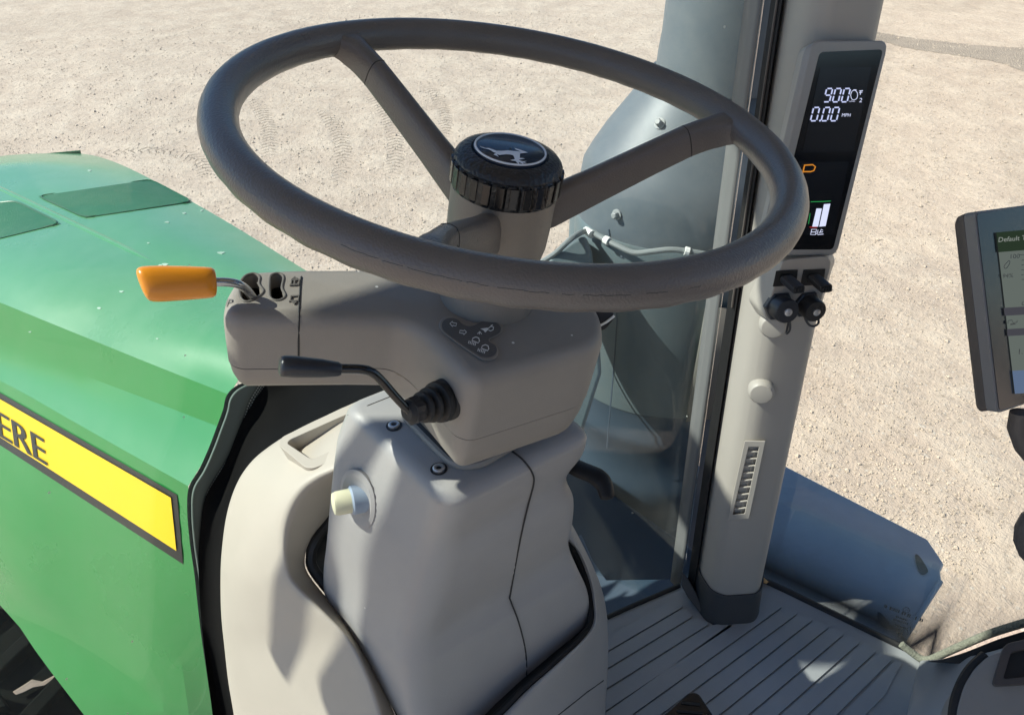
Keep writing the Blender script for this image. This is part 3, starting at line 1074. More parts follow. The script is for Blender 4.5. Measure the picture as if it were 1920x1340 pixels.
# push knob on the left face
loc, nn = cs.hit(672, 935)
ax = (Vector((-1, -.15, .02)) * .75 + nn * .4).normalized()
MB().lathe([(-.004, .024), (.0012, .024), (.0025, .020), (.0010, .0165)], loc, nn, 32, mod=lambda t, h: 1 + .32 * abs(math.cos(t)) ** 2, ref=Vector((0, .2, 1))).build('knob_seat', M['console'], root)
kb = MB().lathe([(-.008, .0145), (.0065, .0145), (.0082, .0125)], loc, ax, 28).build('knob_ring', M['blueband'], root)
MB().lathe([(.004, .0122), (.021, .0118), (.0245, .0105), (.0255, .006)], loc, ax, 28).build('knob_button', M['cream'], root)

# lever under the right edge of the console top
root = thing('tilt_handle', 'black curved plastic handle under the right edge of the console top', 'handle', P(1080, 880, .80))
hp = spline([P(1052, 862, .80), P(1085, 879, .79), (P(1118, 893, .78)), P(1133, 910, .775), P(1139, 937, .772)], 5)
rad = [.0095] * 5 + [.010] * 5 + [.0105] * 4 + [.0098, .0095, .009, .0088, .0085, .0078, .005]
MB().tube(hp, rad[:len(hp)], 14, flat=.8).build('handle_grip', surface('handle_black', (.010, .010, .011), .5, spec=.25), root, sub=1)

# ------------------------------------------------------------------ steering wheel
def cam2w(r, f, u):
    return RT * r + FW * f + UP * u


WC = CAM + cam2w(.0013, .5578, .1648)
WN = cam2w(.1515, -.622, .768).normalized()
wp = Plane(WC, WN)
WA = (RT - WN * RT.dot(WN)).normalized()
WB = WN.cross(WA)


def on_wheel(t, r, s):
    return WC + (WA * math.cos(t) + WB * math.sin(t)) * r - WN * s


root = thing('steering_wheel', 'large dark grey-brown grained steering wheel with three spokes', 'steering wheel', WC)
rm = MB()
NT, NP = 220, 20
rings = []
for i in range(NT):
    t = 2 * PI * i / NT
    er = WA * math.cos(t) + WB * math.sin(t)
    ring = []
    for k in range(NP):
        p = 2 * PI * k / NP
        rad_ = .0128
        low = max(0, -math.sin(p - .5))
        rad_ += .00032 * low ** 2 * (math.cos(t * 44))
        ring.append(WC + er * (.2 + rad_ * math.cos(p)) + WN * (rad_ * math.sin(p) * 1.02))
    rings.append(ring)
rings.append(rings[0])
rm.loft(rings, False, False)
rim = rm.build('rim', M['rim'], root, angle=80)


def ang(px, py):
    v = wp(px, py) - WC
    return math.atan2(v.dot(WB), v.dot(WA))


t1, t2 = ang(672, 88), ang(1392, 232)
t3 = math.atan2(-(math.sin(t1) + math.sin(t2)), -(math.cos(t1) + math.cos(t2)))
t3 = ang(785, 500)


def spoke(t):
    er = WA * math.cos(t) + WB * math.sin(t)
    tn = WN.cross(er)
    st = [(.020, .070, .012, .016), (.040, .066, .0105, .0150), (.08, .048, .0090, .0138), (.125, .027, .0084, .0130), (.155, .0135, .0082, .0126)]
    rings = []
    for (r, s, hw, hh) in st:
        c = WC + er * r - WN * s
        d = (er + WN * .42).normalized()
        nn = d.cross(tn).normalized()
        if nn.dot(WN) < 0:
            nn = -nn
        rings.append(rounded([c + tn * hw * .62 + nn * hh, c - tn * hw * .62 + nn * hh, c - tn * hw + nn * hh * .35, c - tn * hw - nn * hh, c + tn * hw - nn * hh, c + tn * hw + nn * hh * .35], .004, 2))
    s_ = MB().loft(rings).build('spoke', M['rim'], root, angle=50)
    st = [(.1555, .0133, .0082, .0126, .42), (.163, .0107, .0083, .0125, .36), (.170, .0085, .0086, .0122, .30), (.176, .0068, .0093, .0118, .24), (.182, .0050, .0106, .0117, .19),
          (.187, .0036, .0122, .0108, .14), (.191, .0026, .0146, .0100, .10), (.195, .0018, .0182, .0090, .06), (.199, .0012, .0235, .0076, .03)]
    rings = []
    for (r, s, hw, hh, sl_) in st:
        c = WC + er * r - WN * s
        d = (er + WN * sl_).normalized()
        nn = d.cross(tn).normalized()
        if nn.dot(WN) < 0:
            nn = -nn
        rings.append(rounded([c + tn * hw * .62 + nn * hh, c - tn * hw * .62 + nn * hh, c - tn * hw + nn * hh * .35, c - tn * hw - nn * hh, c + tn * hw - nn * hh, c + tn * hw + nn * hh * .35], .004, 2))
    MB().loft(rings).build('spoke_end', M['rim'], s_, angle=50)
    c = WC + er * .1553 - WN * .0134
    d = (er + WN * .42).normalized()
    nn = d.cross(tn).normalized()
    nn = nn if nn.dot(WN) > 0 else -nn
    hw, hh = .0082, .0126
    lp = rounded([c + tn * hw * .62 + nn * hh, c - tn * hw * .62 + nn * hh, c - tn * hw + nn * hh * .35, c - tn * hw - nn * hh, c + tn * hw - nn * hh, c + tn * hw + nn * hh * .35], .004, 2)
    MB().tube(lp, .0004, 5, closed=True).build('spoke_joint', M['rubber'], s_)


for t in (t1, t2, t3):
    spoke(t)
hubp = [(-.046, .0405), (-.075, .0405), (-.090, .0400), (-.103, .0375), (-.116, .0345), (-.128, .0335)]
MB().lathe(hubp, WC, WN, 48).build('hub', M['hubplastic'], root, angle=60)
# wear line along the rim
wl = MB()
a = ang(640, 470)
for seg0, seg1 in ((0, .1), (.11, .16), (.17, .30), (.31, .36), (.38, .50), (.53, .56), (.58, .70), (.74, .80), (.86, .9)):
    pts = []
    for k in range(9):
        u = seg0 + (seg1 - seg0) * k / 8
        t = a + u * 1.05
        er = WA * math.cos(t) + WB * math.sin(t)
        ph = .30 + random.uniform(-.02, .02)
        pts.append(WC + er * (.2 + .01275 * math.cos(ph)) + WN * .01295 * math.sin(ph))
    wl.tube(pts, .00016, 4)
wl.build('wear_line', M['ink'], rim)
# hub cap knob with fluted edge
cap = MB()
def flute(t, h):
    if h < -.0255 and h > -.0445:
        return 1 + .035 * (1 if math.sin(t * 24) > -.1 else -.6)
    return 1
capo = MB().lathe([(-.0465, .0385), (-.0455, .0412), (-.0440, .0405), (-.0425, .0408), (-.0275, .0405), (-.0255, .0398), (-.0245, .0408), (-.0225, .0400), (-.0195, .0372), (-.0175, .0325), (-.0170, .0290), (-.0180, .0278), (-.0180, .001)], WC, WN, 192, True, False, mod=flute).build('knob_cap', M['capblack'], root, angle=30)
fr_ = MB()
for k in range(26):
    t = 2 * PI * k / 26
    er = WA * math.cos(t) + WB * math.sin(t)
    tn = WN.cross(er)
    fr_.box(WC + er * .0410 - WN * .035, er * .0016, tn * .0031, WN * .0082)
fr_.build('grip_ribs', M['gloss_black'], capo, bevel=.0006, seg=2)
emo = MB().lathe([(-.0185, .0276), (-.0160, .0274), (-.0155, .0266), (-.0155, .001)], WC, WN, 64, True, False).build('badge', M['emblem'], root)
ringp = [on_wheel(2 * PI * k / 64, .0262, .0153) for k in range(64)]
MB().tube(ringp, .0008, 6, closed=True).build('badge_ring', M['silver'], emo)
ep = Plane(WC - WN * .0153, WN)
deer = [(555, 303), (585, 312), (615, 322), (650, 322), (690, 335), (730, 350), (790, 352), (850, 347), (905, 352), (955, 357), (985, 360), (935, 338), (915, 322), (945, 330), (990, 343), (1030, 357), (1062, 370), (1020, 376), (978, 380), (976, 402), (975, 425), (1005, 427), (1028, 434), (990, 440), (965, 444), (985, 456), (1010, 462), (1050, 458), (1020, 470), (1050, 482), (1005, 476), (1020, 494), (985, 478), (965, 470), (968, 494), (945, 475), (930, 458), (900, 455), (876, 448), (905, 442), (922, 440), (916, 418), (905, 398), (870, 390), (830, 388), (790, 392), (765, 396), (735, 388), (755, 416), (728, 402), (700, 392), (712, 380), (728, 376), (700, 366), (675, 350), (640, 334), (600, 325), (570, 315)]
dx = [(800 + x / 5.584, 220 + y / 5.584) for x, y in deer]
dm_ = MB().add([ep(x, y, .0005) for x, y in dx], [tuple(range(len(dx)))])
dmo = dm_.build('deer_mark', M['silver'], emo, smooth=False)
bm = bmesh.new(); bm.from_mesh(dmo.data); bmesh.ops.triangulate(bm, faces=bm.faces); bm.to_mesh(dmo.data); bm.free()

# ------------------------------------------------------------------ steering column housing
root = thing('column_housing', 'taupe steering column housing with a side arm and an icon plate', 'column housing', WC - WN * .25)
hp_ = Plane(WC - WN * .148, WN)
ol = [(416, 585), (416, 552), (438, 516), (470, 501), (560, 497), (700, 497), (850, 488), (1000, 502), (1098, 538), (1134, 588), (1137, 628), (1118, 650), (926, 704), (900, 710), (868, 700), (812, 640), (780, 612), (742, 599), (600, 597), (440, 596)]
rads = [.016, .014, .016, .016, .02, .02, .05, .05, .03, .014, .014, .02, .03, .02, .02, .03, .03, .03, .02, .016]
corn = [hp_(x, y) for x, y in ol]
area = sum(((corn[i] - corn[0]).cross(corn[(i + 1) % len(corn)] - corn[0])).dot(WN) for i in range(len(corn)))
ORI = 1 if area > 0 else -1


def inset(d, s_):
    """the outline moved inwards by d and down the column axis by s_"""
    m = len(corn)
    out = []
    for i in range(m):
        e0 = (corn[i] - corn[i - 1]).normalized()
        e1 = (corn[(i + 1) % m] - corn[i]).normalized()
        n0, n1 = WN.cross(e0) * ORI, WN.cross(e1) * ORI
        b = (n0 + n1) / max(.3, 1 + n0.dot(n1))
        out.append(corn[i] + b * d - WN * s_)
    turn = []
    for i in range(m):
        e0 = corn[i] - corn[i - 1]
        e1 = corn[(i + 1) % m] - corn[i]
        turn.append(e0.cross(e1).dot(WN) * ORI > 0)
    return rounded(out, [max(.002, r - d) if c else r + d for r, c in zip(rads, turn)], 5)


def px_of(p):
    v = p - CAM
    return W / 2 + F * v.dot(RT) / v.dot(FW)


def drop(ring, a, b):
    """the block end of the housing is deeper than the arm"""
    out = []
    for p in ring:
        t = min(1, max(0, (px_of(p) - 715) / 130))
        t = t * t * (3 - 2 * t)
        out.append(p - WN * (a + (b - a) * t))
    return out


up_rings = [drop(inset(.0010, 0), .051, .066), inset(.0004, .030), inset(.0003, .014), inset(.0016, .008), inset(.0040, .0037), inset(.0070, .0012), inset(.0110, 0)]
hup = MB().loft(up_rings).build('upper_shell', M['taupe'], root, angle=50)
lo_rings = [drop(inset(.016, 0), .0790, .1085), drop(inset(.0100, 0), .0770, .1060), drop(inset(.0065, 0), .0720, .1000), drop(inset(.0030, 0), .0620, .084), drop(inset(.0016, 0), .0522, .0672)]
MB().loft(lo_rings).build('lower_shell', M['taupe'], root, angle=50)
MB().loft([drop(inset(.0026, 0), .0535, .0685), drop(inset(.0026, 0), .0500, .0650)]).build('shell_joint', M['rubber'], root)
# gate holes in the arm end
HOLE = surface('hole_black', (.003, .003, .003), .9, spec=.05)
holeA = [(449, 548), (451, 530), (461, 517), (477, 513), (487, 520), (486, 533), (494, 547), (480, 560), (462, 566), (452, 560)]
holeB = [(506, 522), (513, 514), (525, 513), (532, 521), (529, 540), (535, 555), (525, 563), (511, 562), (505, 552)]
for hl in (holeA, holeB):
    hs2 = smooth2(hl, 3)
    boolean_cut(hup, MB().loft([[hp_(x, y) - WN * .052 for x, y in hs2], [hp_(x, y) + WN * .02 for x, y in hs2]]))
    MB().tube([hp_(x, y, -.0002) for x, y in smooth2(hl, 4)], .0012, 8, closed=True).build('gate_rim', M['taupe_dark'], root)
    MB().loft([[hp_(x, y) - WN * .051 for x, y in hs2], [hp_(x, y) - WN * .014 for x, y in hs2]], True, False).build('gate_hole_shade', HOLE, root)  # black lining stands in for the darkness deep in the hole
MB().loft([[hp_(x, y, -.006) for x, y in [(484, 516), (494, 512), (513, 512), (506, 531), (484, 533), (480, 530), (499, 528), (503, 518), (492, 519)]],
           [hp_(x, y, -.001) for x, y in [(484, 516), (494, 512), (513, 512), (506, 531), (484, 533), (480, 530), (499, 528), (503, 518), (492, 519)]]]).build('gate_tab', M['post_grey'], root, bevel=.0006, seg=1)
us = Surf(hup)
# raised marks by the gate
mk = MB()
text_mb(mk, 'P', us, (424, 575), (13, -1), (4, -13), .0012)
mk.build('raised_letter', M['taupe_dark'], root, smooth=False)
for cx, cy, dn_ in ((552, 531, -1), (551, 561, 1)):
    mk = MB()
    stroke(mk, us, [(cx - 9, cy + 5), (cx + 9, cy + 4)], 2, .0013, .002)
    stroke(mk, us, [(cx - 6, cy - 4), (cx + 9, cy - 5)], 2, .0013, .002)
    stroke(mk, us, [(cx - 7, cy + 6), (cx - 5, cy - 5)], 2, .0013, .002)
    stroke(mk, us, [(cx + 8, cy + 6), (cx + 9, cy - 6)], 2, .0013, .002)
    stroke(mk, us, [(cx - 1, cy + 6), (cx + 1, cy + dn_ * 9)], 3, .0013, .002)
    tip = cy + dn_ * 11
    b0 = cy + dn_ * 6
    slab(mk, us, [(cx - 5, b0), (cx + 6, b0), (cx + 1, tip)], .0013, .002)
    mk.build('raised_mark', M['taupe_dark'], root, smooth=False)
# joint across the arm
jn = MB()
jn.tube([us(x, y, .0002) for x, y in [(565, 519), (564, 528), (563, 540), (562, 560), (561, 580), (561, 592), (560.5, 610), (560, 640), (560, 668), (560, 684)]], .0008, 5)
jn.build('arm_joint', M['rubber'], root)
# icon plate
of = [(410, 285), (415, 245), (445, 218), (490, 212), (535, 225), (570, 258), (620, 278), (670, 270), (712, 246), (770, 238), (835, 248), (875, 285), (868, 330), (820, 360), (782, 380), (790, 410), (832, 435), (845, 475), (828, 515), (785, 532), (735, 530), (690, 508), (560, 420), (440, 330)]
ot = smooth2([(720 + x / 3.942, 540 + y / 3.942) for x, y in of], 3)
ccx, ccy = sum(p[0] for p in ot) / len(ot), sum(p[1] for p in ot) / len(ot)
slab_ = MB()
slab(slab_, hp_, ot, .0022, .004)
pl_ = slab_.build('icon_plate', M['taupe'], root, bevel=.0006, seg=2)
ot2 = [(ccx + (x - ccx) * .93, ccy + (y - ccy) * .90 - 1) for x, y in ot]
s2_ = MB()
slab(s2_, hp_, ot2, .0026, .001)
s2_.build('plate_face', M['iconplate'], pl_)


def zc3(pts):
    return [(720 + x / 3.942, 540 + y / 3.942) for x, y in pts]


ic = MB()
O_ = .0034
lw_ = 1.5
stroke(ic, hp_, zc3([(487, 262), (507, 245), (507, 255), (537, 260), (532, 280), (508, 275), (508, 285)]), lw_, O_, closed=True)
stroke(ic, hp_, zc3([(610, 325), (592, 308), (590, 316), (562, 312), (558, 330), (588, 335), (588, 345)]), lw_, O_, closed=True)
stroke(ic, hp_, zc3([(690, 338), (708, 320), (722, 340)]), lw_, O_)
stroke(ic, hp_, zc3([(708, 320), (704, 342)]), lw_, O_)
slab(ic, hp_, zc3([(712, 300), (740, 296), (765, 292), (772, 306), (748, 328), (735, 312)]), O_, .0006)
stroke(ic, hp_, zc3([(768, 300), (790, 282), (810, 288), (806, 308), (788, 316), (772, 310)]), lw_ * 1.2, O_)
stroke(ic, hp_, zc3([(800, 285), (792, 276), (804, 272)]), lw_ * 1.3, O_)
for cx, cy in ((676, 385), (745, 442)):
    stroke(ic, hp_, zc3([(cx - 26, cy + 2), (cx - 18, cy - 16), (cx + 4, cy - 24), (cx + 24, cy - 16), (cx + 30, cy + 6), (cx + 20, cy + 20)]), lw_ * 1.2, O_, closed=True)
    for k in range(5):
        x0 = cx - 46 + k * 12
        stroke(ic, hp_, zc3([(x0, cy + 3 + k * 4), (x0 - 6, cy + 24 + k * 4)]), lw_, O_)
ic.build('icon', M['iconwhite'], pl_, smooth=False)
# collar where the wheel shaft enters
MB().lathe([(-.1495, .0400), (-.1465, .0396), (-.140, .0372), (-.130, .0350), (-.1275, .0340)], WC, WN, 48).build('shaft_collar', M['hubplastic'], root, angle=60)
# neck going down into the console
zn = Plane(CAM + Vector((0, 0, -.4845)), (0, 0, 1))
nl = [(764, 775), (806, 820), (848, 859), (873, 866), (902, 860), (1000, 806), (1002, 786), (955, 738), (850, 705)]
n0 = rounded([zn(x, y) for x, y in nl], .012, 4)
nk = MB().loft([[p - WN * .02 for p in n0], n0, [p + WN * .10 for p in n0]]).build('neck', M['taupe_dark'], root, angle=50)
ns = Surf(nk)
sl = MB()
slab(sl, ns, [(855, 828), (861, 830), (860, 852), (853, 850)], .0004, .003)
sl.build('neck_slot', M['ink'], root, smooth=False)

# ------------------------------------------------------------------ orange shuttle lever
root = thing('shuttle_lever', 'orange knobbed lever on a bent steel rod in the arm gate', 'lever', P(475, 558, .60))
rp = spline([P(398, 529, .575), P(425, 529, .580), P(447, 533, .586), P(462, 543, .594), P(474, 559, .602), P(486, 580, .622)], 5)
MB().tube(rp, .0034, 12).build('lever_rod', M['steel'], root)
a0, a1 = P(262, 533, .552), P(405, 529.5, .574)
axk = (a1 - a0)
upk = (UP - axk.normalized() * UP.dot(axk.normalized())).normalized()
sdk = axk.normalized().cross(upk)
rings = []
for (t, k, shift) in ((.0, .25, .0), (.004, .48, .0), (.012, .68, .0), (.028, .84, 0), (.055, .94, 0), (.10, 1.0, 0), (.18, 1.025, 0), (.3, 1.03, 0), (.6, .98, 0), (.85, .92, 0), (.94, .88, 0), (.985, .78, 0), (1.0, .55, 0)):
    c = a0 + axk * t
    ring = []
    for j in range(28):
        th = 2 * PI * j / 28
        cx, sy = math.cos(th), math.sin(th)
        ex = 2 / 2.7
        u = (abs(cx) ** ex) * (1 if cx > 0 else -1)
        v = (abs(sy) ** ex) * (1 if sy > 0 else -1)
        sk = -.0036 * u * k * max(0, 1 - t * 3)
        ring.append(c + upk * (.0126 * k * u) + sdk * (.0112 * k * v) + axk.normalized() * sk)
    rings.append(ring)
MB().loft(rings).build('lever_knob', M['orange'], root, angle=60)

# ------------------------------------------------------------------ black stalk with rubber bellows
root = thing('turn_stalk', 'black stalk lever with a rubber bellows on the front of the housing', 'stalk', P(832, 755, .60))
sp_ = spline([P(600, 691, .535), P(640, 691, .54), P(676, 692, .545), P(696, 697, .55), P(714, 712, .556), P(745, 747, .566), P(772, 775, .575)], 5)
MB().tube(sp_, .0034, 12).build('stalk_rod', M['gloss_black'], root)
g0, g1 = P(524, 686, .522), P(634, 692, .539)
MB().lathe([(0, .0050), (.0008, .0066), (.003, .0074), (.009, .0076), (.028, .0066), (.0395, .0052), (.0415, .0042)], g0, g1 - g0, 28).build('stalk_grip', M['grip'], root, angle=45)
b0, b1 = P(762, 774, .572), P(838, 748, .602)
ln = (b1 - b0).length
bp = [(0, .0062), (.06, .0085), (.10, .0098), (.28, .0098), (.30, .0085), (.34, .0085), (.37, .0120), (.42, .0123), (.45, .0090), (.50, .0090), (.54, .0138), (.60, .0140), (.63, .0100), (.69, .0100), (.73, .0160), (.82, .0165), (.86, .0150), (.90, .0150), (.94, .0168), (1.05, .0168)]
bo = MB().lathe([(h * ln, r) for h, r in bp], b0, b1 - b0, 36).build('bellows', M['rubber'], root, angle=40)
MB().lathe([(.08 * ln, .0106), (.10 * ln, .0112), (.26 * ln, .0112), (.28 * ln, .0106)], b0, b1 - b0, 6).build('hex_nut', M['black'], bo)

# small stalk on the far side of the housing
root = thing('wiper_stalk', 'small black stalk with a pale edge behind the housing right corner', 'stalk', P(1132, 600, .67))
MB().prism(rounded([P(x, y, .67) for x, y in [(1105, 580), (1148, 582), (1153, 596), (1135, 618), (1105, 625)]], .003, 2), ray(1130, 600) * .012).build('stalk_body', M['black'], root, bevel=.001, seg=2)
MB().tube([P(1122, 612, .668), P(1138, 603, .668), P(1152, 592, .668)], .0011, 6).build('stalk_edge', M['iconwhite'], root)

# ------------------------------------------------------------------ right front post with its fittings
PA, PB = Vector((.338, .769, -1.05)), Vector((.329, .860, -.17))
pd = (PB - PA) / (PB.z - PA.z)
def PC(z):
    return CAM + PA + pd * (z + 1.05)
root = thing('front_post', 'beige cab corner post carrying the slim black gauge display', 'cab post', PC(-1.05))
wv = Vector((.93, -.37, 0))
vv = Vector((-.37, -.93, 0))
sec = [(-.046, -.036), (-.049, -.012), (-.040, .010), (-.020, .034), (.000, .038), (.044, .016), (.050, .000), (.047, -.03), (.02, -.05), (-.02, -.05)]
rings = []
for i in range(24):
    z = -1.07 + i * 1.65 / 23
    c = PC(z)
    rings.append(rounded([c + wv * a + vv * b for a, b in sec], .010, 3))
post = MB().loft(rings).build('post_cover', M['post'], root, angle=60)
ps = Surf(post)
# black weather seal with a pale lip along the glass
zz = [-1.08 + i * .11 for i in range(16)]
MB().loft([[PC(z) + wv * a + vv * b for a, b in ((-.060, -.020), (-.060, .000), (-.0485, .004), (-.046, -.03))] for z in zz]).build('weather_seal', M['rubber'], root, smooth=False)
MB().tube([PC(z) + wv * -.0535 + vv * .0042 for z in zz if z > -.55], .0014, 6).build('seal_lip', M['monitor_brown'], root)
# rubber boot round the foot
bt = []
for (z, k) in ((-1.06, 1.10), (-1.052, 1.13), (-1.035, 1.10), (-1.00, 1.075), (-.985, 1.07), (-.985, 1.03), (-1.02, 1.03)):
    c = PC(z)
    bt.append(rounded([c + wv * a * k + vv * b * k for a, b in sec], .010, 3))
MB().loft(bt, True, False).build('foot_boot', M['mat_groove'], root, angle=50)
MB().prism([P(x, y, 1.225) for x, y in [(1277, 1070), (1292, 1086), (1306, 1112), (1318, 1142), (1312, 1148), (1290, 1120), (1278, 1098)]], ray(1300, 1110) * .02).build('boot_flap', M['mat_groove'], root, bevel=.002, seg=2)
# plug caps
for (x, y, r) in ((1449, 607, .0165), (1427, 731, .0165)):
    loc, nn = ps.hit(x, y)
    nn = nn if nn.dot(CAM - loc) > 0 else -nn
    MB().lathe([(-.004, r), (.004, r), (.0085, r * .93), (.011, r * .8), (.0118, r * .5)], loc, nn, 32).build('plug_cap', M['post'], root)
# air vent
vq = [(1396, 826), (1436, 826), (1405, 973), (1364, 976)]
lc, ln_ = ps.hit(1400, 900)
p_t, _ = ps.hit(1410, 840)
p_b, _ = ps.hit(1385, 965)
ln_ = ln_ if ln_.dot(CAM - lc) > 0 else -ln_
vp = Plane(lc, ln_)
vin = [(1404, 838), (1423, 838), (1396, 962), (1374, 964)]
ofr = [vp(x, y, .007) for x, y in vq]
ifr = [vp(x, y, .007) for x, y in vin]
vf = MB().loft([[vp(x, y, -.012) for x, y in vq], ofr, ifr, [vp(x, y, -.004) for x, y in vin]], True, True).build('air_vent', M['post'], root, bevel=.0015, seg=2)
MB().add([vp(x, y, -.0032) for x, y in vin], [(0, 1, 2, 3)]).build('vent_duct', M['ink'], vf)
sl = MB()
for k in range(9):
    t = (k + .6) / 9.4
    a = Vector((*vin[0], 0)).lerp(Vector((*vin[3], 0)), t)
    b = Vector((*vin[1], 0)).lerp(Vector((*vin[2], 0)), t)
    sl.tube([vp(a.x, a.y, .0032), vp((a.x + b.x) / 2, (a.y + b.y) / 2 + .5, .0042), vp(b.x, b.y, .0032)], .0014, 6)
    sl.tube([vp(a.x * .35 + b.x * .65, a.y - 2, .0015), vp(a.x * .4 + b.x * .6, a.y + 7, .0015)], .0011, 5)
sl.build('vent_slats', M['post'], vf)

# gauge display on the post
root = thing('gauge_display', 'slim black gauge display reading 900 and 0.00 on the corner post', 'display', P(1570, 280, .83))
dp = plane3(P(1538, 85, .768), P(1660, 85, .786), P(1520, 478, .868))
o4 = [(1522, 76), (1666, 76), (1568, 479), (1430, 479)]
f4 = rounded([dp(*q) for q in o4], .011, 5)
bk = [p - dp.n * .022 - Vector((0, 0, 0)) for p in f4]
fb2 = rounded([dp(*q, -.004) for q in [(1511, 80), (1666, 78), (1568, 479), (1419, 479)]], .012, 5)
ctr = sum(f4, Vector()) / len(f4)
MB().loft([[p + (ctr - dp.n * .02 - p) * .06 for p in bk], fb2, f4, [ctr + (p - ctr) * .985 + dp.n * .0012 for p in f4]]).build('display_case', M['case'], root, bevel=.0012, seg=2)
sc4 = rounded([dp(*q, .0014) for q in [(1537, 98), (1656, 93), (1562, 468), (1446, 468)]], .005, 4)
scr = MB().loft([[p - dp.n * .002 for p in sc4], sc4]).build('display_screen', M['screen'], root, smooth=False)
pn = MB()
slab(pn, dp, [(1538, 128), (1634, 126), (1600, 284), (1504, 286)], .0018, .0008)
slab(pn, dp, [(1498, 304), (1592, 303), (1563, 440), (1462, 440)], .0018, .0008)
pn.build('screen_panel', M['screen2'], scr, smooth=False)
SEG = {'0': 'abcdef', '9': 'abcdfg', '2': 'abged'}


def digit(mb, ch, x, y, w, h, sl=-.25, t=2.6):
    """seven segment digit; x, y lower left corner in picture pixels"""
    def q(u, v):
        return (x + u * w - sl * v * h, y - v * h - u * w * .03)
    ends = {'a': ((.12, 1), (.88, 1)), 'b': ((1, .94), (1, .56)), 'c': ((1, .44), (1, .06)), 'd': ((.12, 0), (.88, 0)), 'e': ((0, .44), (0, .06)), 'f': ((0, .94), (0, .56)), 'g': ((.14, .5), (.86, .5))}
    for s in SEG[ch]:
        a, b = ends[s]
        stroke(mb, dp, [q(*a), q(*b)], t, .0026)


dg_ = MB()
for k, ch in enumerate('900'):
    digit(dg_, ch, 1544 + k * 16.6, 191.5, 11.2, 25)
for k, ch in enumerate('000'):
    digit(dg_, ch, 1519.5 + k * 17.2 + (3 if k else 0), 227, 11.4, 25)
stroke(dg_, dp, [(1536, 227), (1539, 226)], 3, .0026)
dg_.build('digits', M['lit'], scr, smooth=False)
icn = MB()
stroke(icn, dp, smooth2([(1598, 187), (1595, 179), (1598, 171), (1604, 170), (1608, 176), (1607, 184), (1603, 187)], 2), 1.1, .0026, closed=True)
stroke(icn, dp, [(1600, 169), (1606, 169)], 1.5, .0026)
stroke(icn, dp, [(1611, 171), (1618, 170)], 1.3, .0026)
stroke(icn, dp, [(1611, 174), (1617, 173)], 1.3, .0026)
stroke(icn, dp, [(1614, 171), (1613, 178)], 1.3, .0026)
text_mb(icn, '2', dp, (1610.5, 192), (8, 0), (1.5, -8), .0026)
text_mb(icn, 'MPH', dp, (1577.5, 219), (6.0, 0), (1.3, -6.2), .0026)
text_mb(icn, 'n/min', dp, (1592, 191.5), (3.4, 0), (.6, -3.2), .0026)
icn.build('screen_mark', M['litwhite'], scr, smooth=False)
bar = MB()
slab(bar, dp, [(1531, 391), (1541, 391), (1534, 425), (1523, 425)], .0024, .0006)
slab(bar, dp, [(1545, 383), (1557, 382), (1548, 424), (1536, 425)], .0024, .0006)
bar.build('level_bar', M['litwhite'], scr, smooth=False)
mkk = MB()
stroke(mkk, dp, [(1520, 440), (1529, 440), (1531, 430), (1522, 430)], 1.2, .0026, closed=True)
stroke(mkk, dp, [(1521, 435), (1530, 435)], 1.2, .0026)
stroke(mkk, dp, [(1530, 438), (1532, 439), (1534, 431)], 1.0, .0026)
stroke(mkk, dp, [(1533, 440), (1544, 439)], 1.2, .0026)
stroke(mkk, dp, [(1535, 436), (1543, 435)], 1.2, .0026)
stroke(mkk, dp, [(1538, 435), (1540, 430), (1543, 432)], 1.2, .0026)
mkk.build('level_icon', M['litwhite'], scr, smooth=False)
gl_ = MB()
stroke(gl_, dp, [(1520, 378.5), (1542, 378), (1558, 377)], 1.3, .0026)
stroke(gl_, dp, [(1519, 400), (1516, 420)], 1.2, .0026)
gl_.build('green_scale', M['litgreen'], scr, smooth=False)
rl = MB()
stroke(rl, dp, [(1518, 426), (1532, 426)], 1.3, .0026)
rl.build('red_scale', M['litred'], scr, smooth=False)
orr = MB()
stroke(orr, dp, [(1508, 310), (1524, 309), (1529, 313), (1526, 320), (1520, 322), (1505, 322)], 2.4, .0026)
stroke(orr, dp, [(1509, 309), (1503, 332)], 2.4, .0026)
orr.build('park_mark', M['litorange'], scr, smooth=False)

# connector block below the display
root = thing('connector_block', 'beige connector block with two square and two round black plugs', 'connector block', P(1490, 545, .88))
cp = plane3(P(1468, 490, .855), P(1552, 482, .868), P(1440, 600, .905))
fc = [(1468, 488), (1546, 480), (1559, 488), (1556, 505), (1531, 594), (1520, 602), (1440, 602), (1434, 590)]
ff = rounded([cp(*q) for q in fc], .006, 3)
bkc = rounded([cp(*q, -.045) for q in [(1440, 470), (1560, 470), (1566, 490), (1560, 505), (1535, 590), (1520, 598), (1420, 590), (1402, 560)]], .006, 3)
MB().loft([bkc, ff]).build('block', M['post'], root, bevel=.003, seg=3)


def zc7(pts):
    return [(1360 + x / 3.942, 460 + y / 3.942) for x, y in pts]


